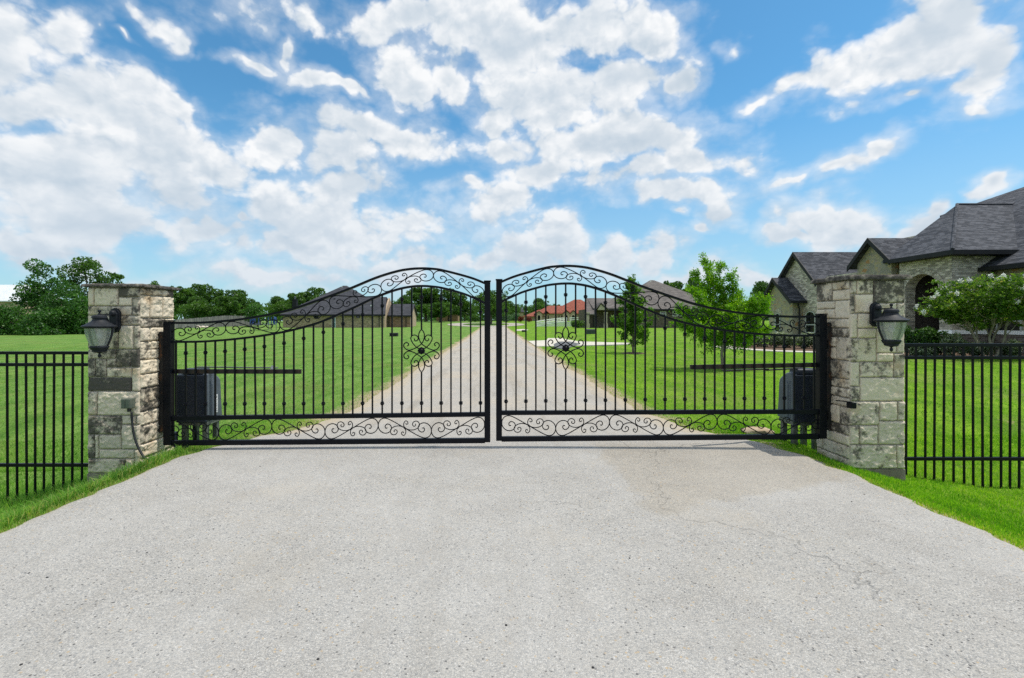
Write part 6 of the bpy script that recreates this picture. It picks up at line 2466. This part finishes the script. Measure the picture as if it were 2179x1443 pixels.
def white_fence(p0, p1, label, top0, n):
    (x0, y0), (x1, y1) = p0, p1
    root = thing('rail_fence', ((x0 + x1) / 2, (y0 + y1) / 2, float(terrain((x0 + x1) / 2, (y0 + y1) / 2))), label, 'fence', 'white rail fences')
    P = lambda t: (x0 + (x1 - x0) * t, y0 + (y1 - y0) * t)
    for k in range(n + 1):
        x, y = P(k / n)
        g = float(terrain(x, y))
        mb = MB()
        mb.box(x - 0.08, x + 0.08, y - 0.08, y + 0.08, g - 0.2, g + top0 + 0.08)
        mb.build('post', 'white_trim', root)
    for f in (0.25, 0.62, 0.98):
        mb = MB()
        for k in range(n):
            a, b = P(k / n), P((k + 1) / n)
            mb.bar((a[0], a[1], float(terrain(*a)) + top0 * f), (b[0], b[1], float(terrain(*b)) + top0 * f), 0.05, 0.2)
        mb.build('rail', 'white_trim', root)


w = lambda p, Y: ((p - CX) * Y / FPX, Y)
white_fence(w(1141, 89), w(1250, 88), 'white rail fence running across in front of the red-roofed house, the nearer one', 0.78, 5)
white_fence(w(1140.5, 89.5), w(1206, 118), 'white rail fence curving back towards the arched door of the red-roofed house', 1.05, 8)
white_fence(w(1213, 119), w(1262, 119), 'short white rail fence right of the arched door of the red-roofed house', 1.1, 4)


def cabinet(px, base, wpx, hpx, label, mat, name, Y=None):
    c = ground_pt(px, base)
    s = c[1] / FPX
    w_, h_ = wpx * s, hpx * s
    g = float(terrain(*c))
    root = thing(name, (c[0], c[1] + 0.3, g), label, 'utility box')
    mb = MB()
    mb.box(c[0] - w_ / 2, c[0] + w_ / 2, c[1], c[1] + w_ * 0.75, g - 0.05, g + h_ * 0.8)
    mb.build('cabinet', mat, root, bevel=0.02)
    mb = MB()
    mb.hexa([(c[0] - w_ / 2 - .02, c[1] - .03, g + h_ * .8), (c[0] + w_ / 2 + .02, c[1] - .03, g + h_ * .8), (c[0] + w_ / 2 + .02, c[1] + w_ * .75 + .02, g + h_ * .8), (c[0] - w_ / 2 - .02, c[1] + w_ * .75 + .02, g + h_ * .8),
             (c[0] - w_ / 2 + .02, c[1] + .02, g + h_), (c[0] + w_ / 2 - .02, c[1] + .02, g + h_), (c[0] + w_ / 2 - .02, c[1] + w_ * .7, g + h_), (c[0] - w_ / 2 + .02, c[1] + w_ * .7, g + h_)])
    mb.build('lid', mat, root)


cabinet(1258.5, 711, 18.5, 10.5, 'dark green utility box on the lawn before the grey-roofed house porch', 'green_box', 'utility_box')
cabinet(837, 716, 16.5, 7.5, 'low dark utility box on the left lawn before the garage wing of the brick house', 'dark_trim', 'utility_box')
cabinet(1114, 706.5, 7, 4, 'tiny dark box on the concrete apron right of the drive', 'dark_trim', 'drain_box')


def trampoline():
    c = ground_pt(552, 703)
    c = (c[0], c[1] + 1.2)
    g = float(terrain(*c))
    root = thing('trampoline', (c[0], c[1], g), 'blue trampoline with net posts on the left lawn near the board fence', 'trampoline')
    rad = 1.75
    mb = MB()
    mb.tube([(c[0] + rad * math.cos(a), c[1] + rad * math.sin(a), g + 0.85) for a in np.linspace(0, 2 * math.pi, 24)[:-1]], 0.06, 6, True)
    mb.build('frame_ring', 'steel_tube', root)
    mb = MB()
    mb.lathe([(0.001, 0.84), (rad * 0.85, 0.84), (rad * 0.85, 0.86), (0.001, 0.86)], (c[0], c[1], g), 24)
    mb.build('mat', 'dark_net', root)
    mb = MB()
    mb.lathe([(rad * 0.84, 0.87), (rad * 1.03, 0.87), (rad * 1.03, 0.92), (rad * 0.84, 0.92)], (c[0], c[1], g), 24)
    mb.build('pad', 'blue_net', root)
    for k in range(6):
        a = k * math.pi / 3 + 0.3
        mb = MB()
        x, y = c[0] + rad * math.cos(a), c[1] + rad * math.sin(a)
        mb.tube([(x, y, g + 0.8), (x, y, g - 0.05)], 0.05, 6)
        mb.build('leg', 'steel_tube', root)
        mb = MB()
        mb.tube([(x * 1.0, y, g + 0.86), (x, y, g + 1.95)], 0.06, 6)
        mb.build('net_post', 'blue_net', root)
    # rolled net hanging on one side
    for a in (0.05, 2.9):
        mb = MB()
        x, y = c[0] + rad * 0.97 * math.cos(a), c[1] + rad * 0.97 * math.sin(a) - 0.2
        mb.tube(catmull([(x, y, g + 0.9), (x - .06, y, g + 1.3), (x + .05, y, g + 1.7), (x, y, g + 1.98)], 4), [0.1, .13, .15, .17, .18, .19, .2, .19, .18, .16, .14, .1, .08], 8)
        mb.build('net', 'blue_net', root)


trampoline()


def rock(name, c, sx, sy, sz, mat, label, seed, cat='rock'):
    mb = MB()
    mb.ball((0, 0, 0), 1.0, 22, 12)
    v = np.array(mb.v)
    n_ = vnoise(v + seed, 1.7, seed, 3, 0.55) - 0.5
    v = v * (1 + n_[:, None] * 0.75)
    v = np.sign(v) * np.abs(v) ** 0.85
    v = v * np.array((sx, sy, sz)) + np.array(c)
    mb.v = [tuple(p) for p in v]
    o = mb.build(name, mat, None, smooth=35)
    tag(o, label, cat)


c = ground_pt(1620, 926)
rock('field_stone', (c[0], c[1] + 0.1, float(terrain(*c)) + 0.005), 0.2, 0.11, 0.075, 'rock_tan', 'flat tan stone lying in the grass behind the right gate leaf', 3)
for k, (p_, s_) in enumerate(((422, 0.42), (430, 0.34), (436, 0.3))):
    c = ground_pt(p_, 698)
    rock('pale_rock', (c[0], c[1] + k * .3, float(terrain(*c)) + 0.12), s_, s_ * .8, s_ * .75, 'rock_pale', 'pale rock in a small heap before the board fence, %s one' % ('left', 'middle', 'right')[k], 20 + k)
# dark pebbles scattered over the apron
rng = random.Random(12)
mb = MB()
for k in range(34):
    x, y = rng.uniform(-3.2, 3.2), rng.uniform(1.9, 5.6)
    if rng.random() < 0.5: x = rng.uniform(-3.3, -1.6)
    s_ = rng.uniform(0.003, 0.0075)
    g = float(terrain(x, y)) + 0.012 + 0.02 * (1 - (x / 3.4) ** 2)
    mb.lathe([(s_ * .6, -s_ * .4), (s_, 0.0), (s_ * .7, s_ * .5), (0.0005, s_ * .6)], (x, y, g), 5)
o = mb.build('pebbles', 'black_stone', None)
tag(o, kind='stuff')
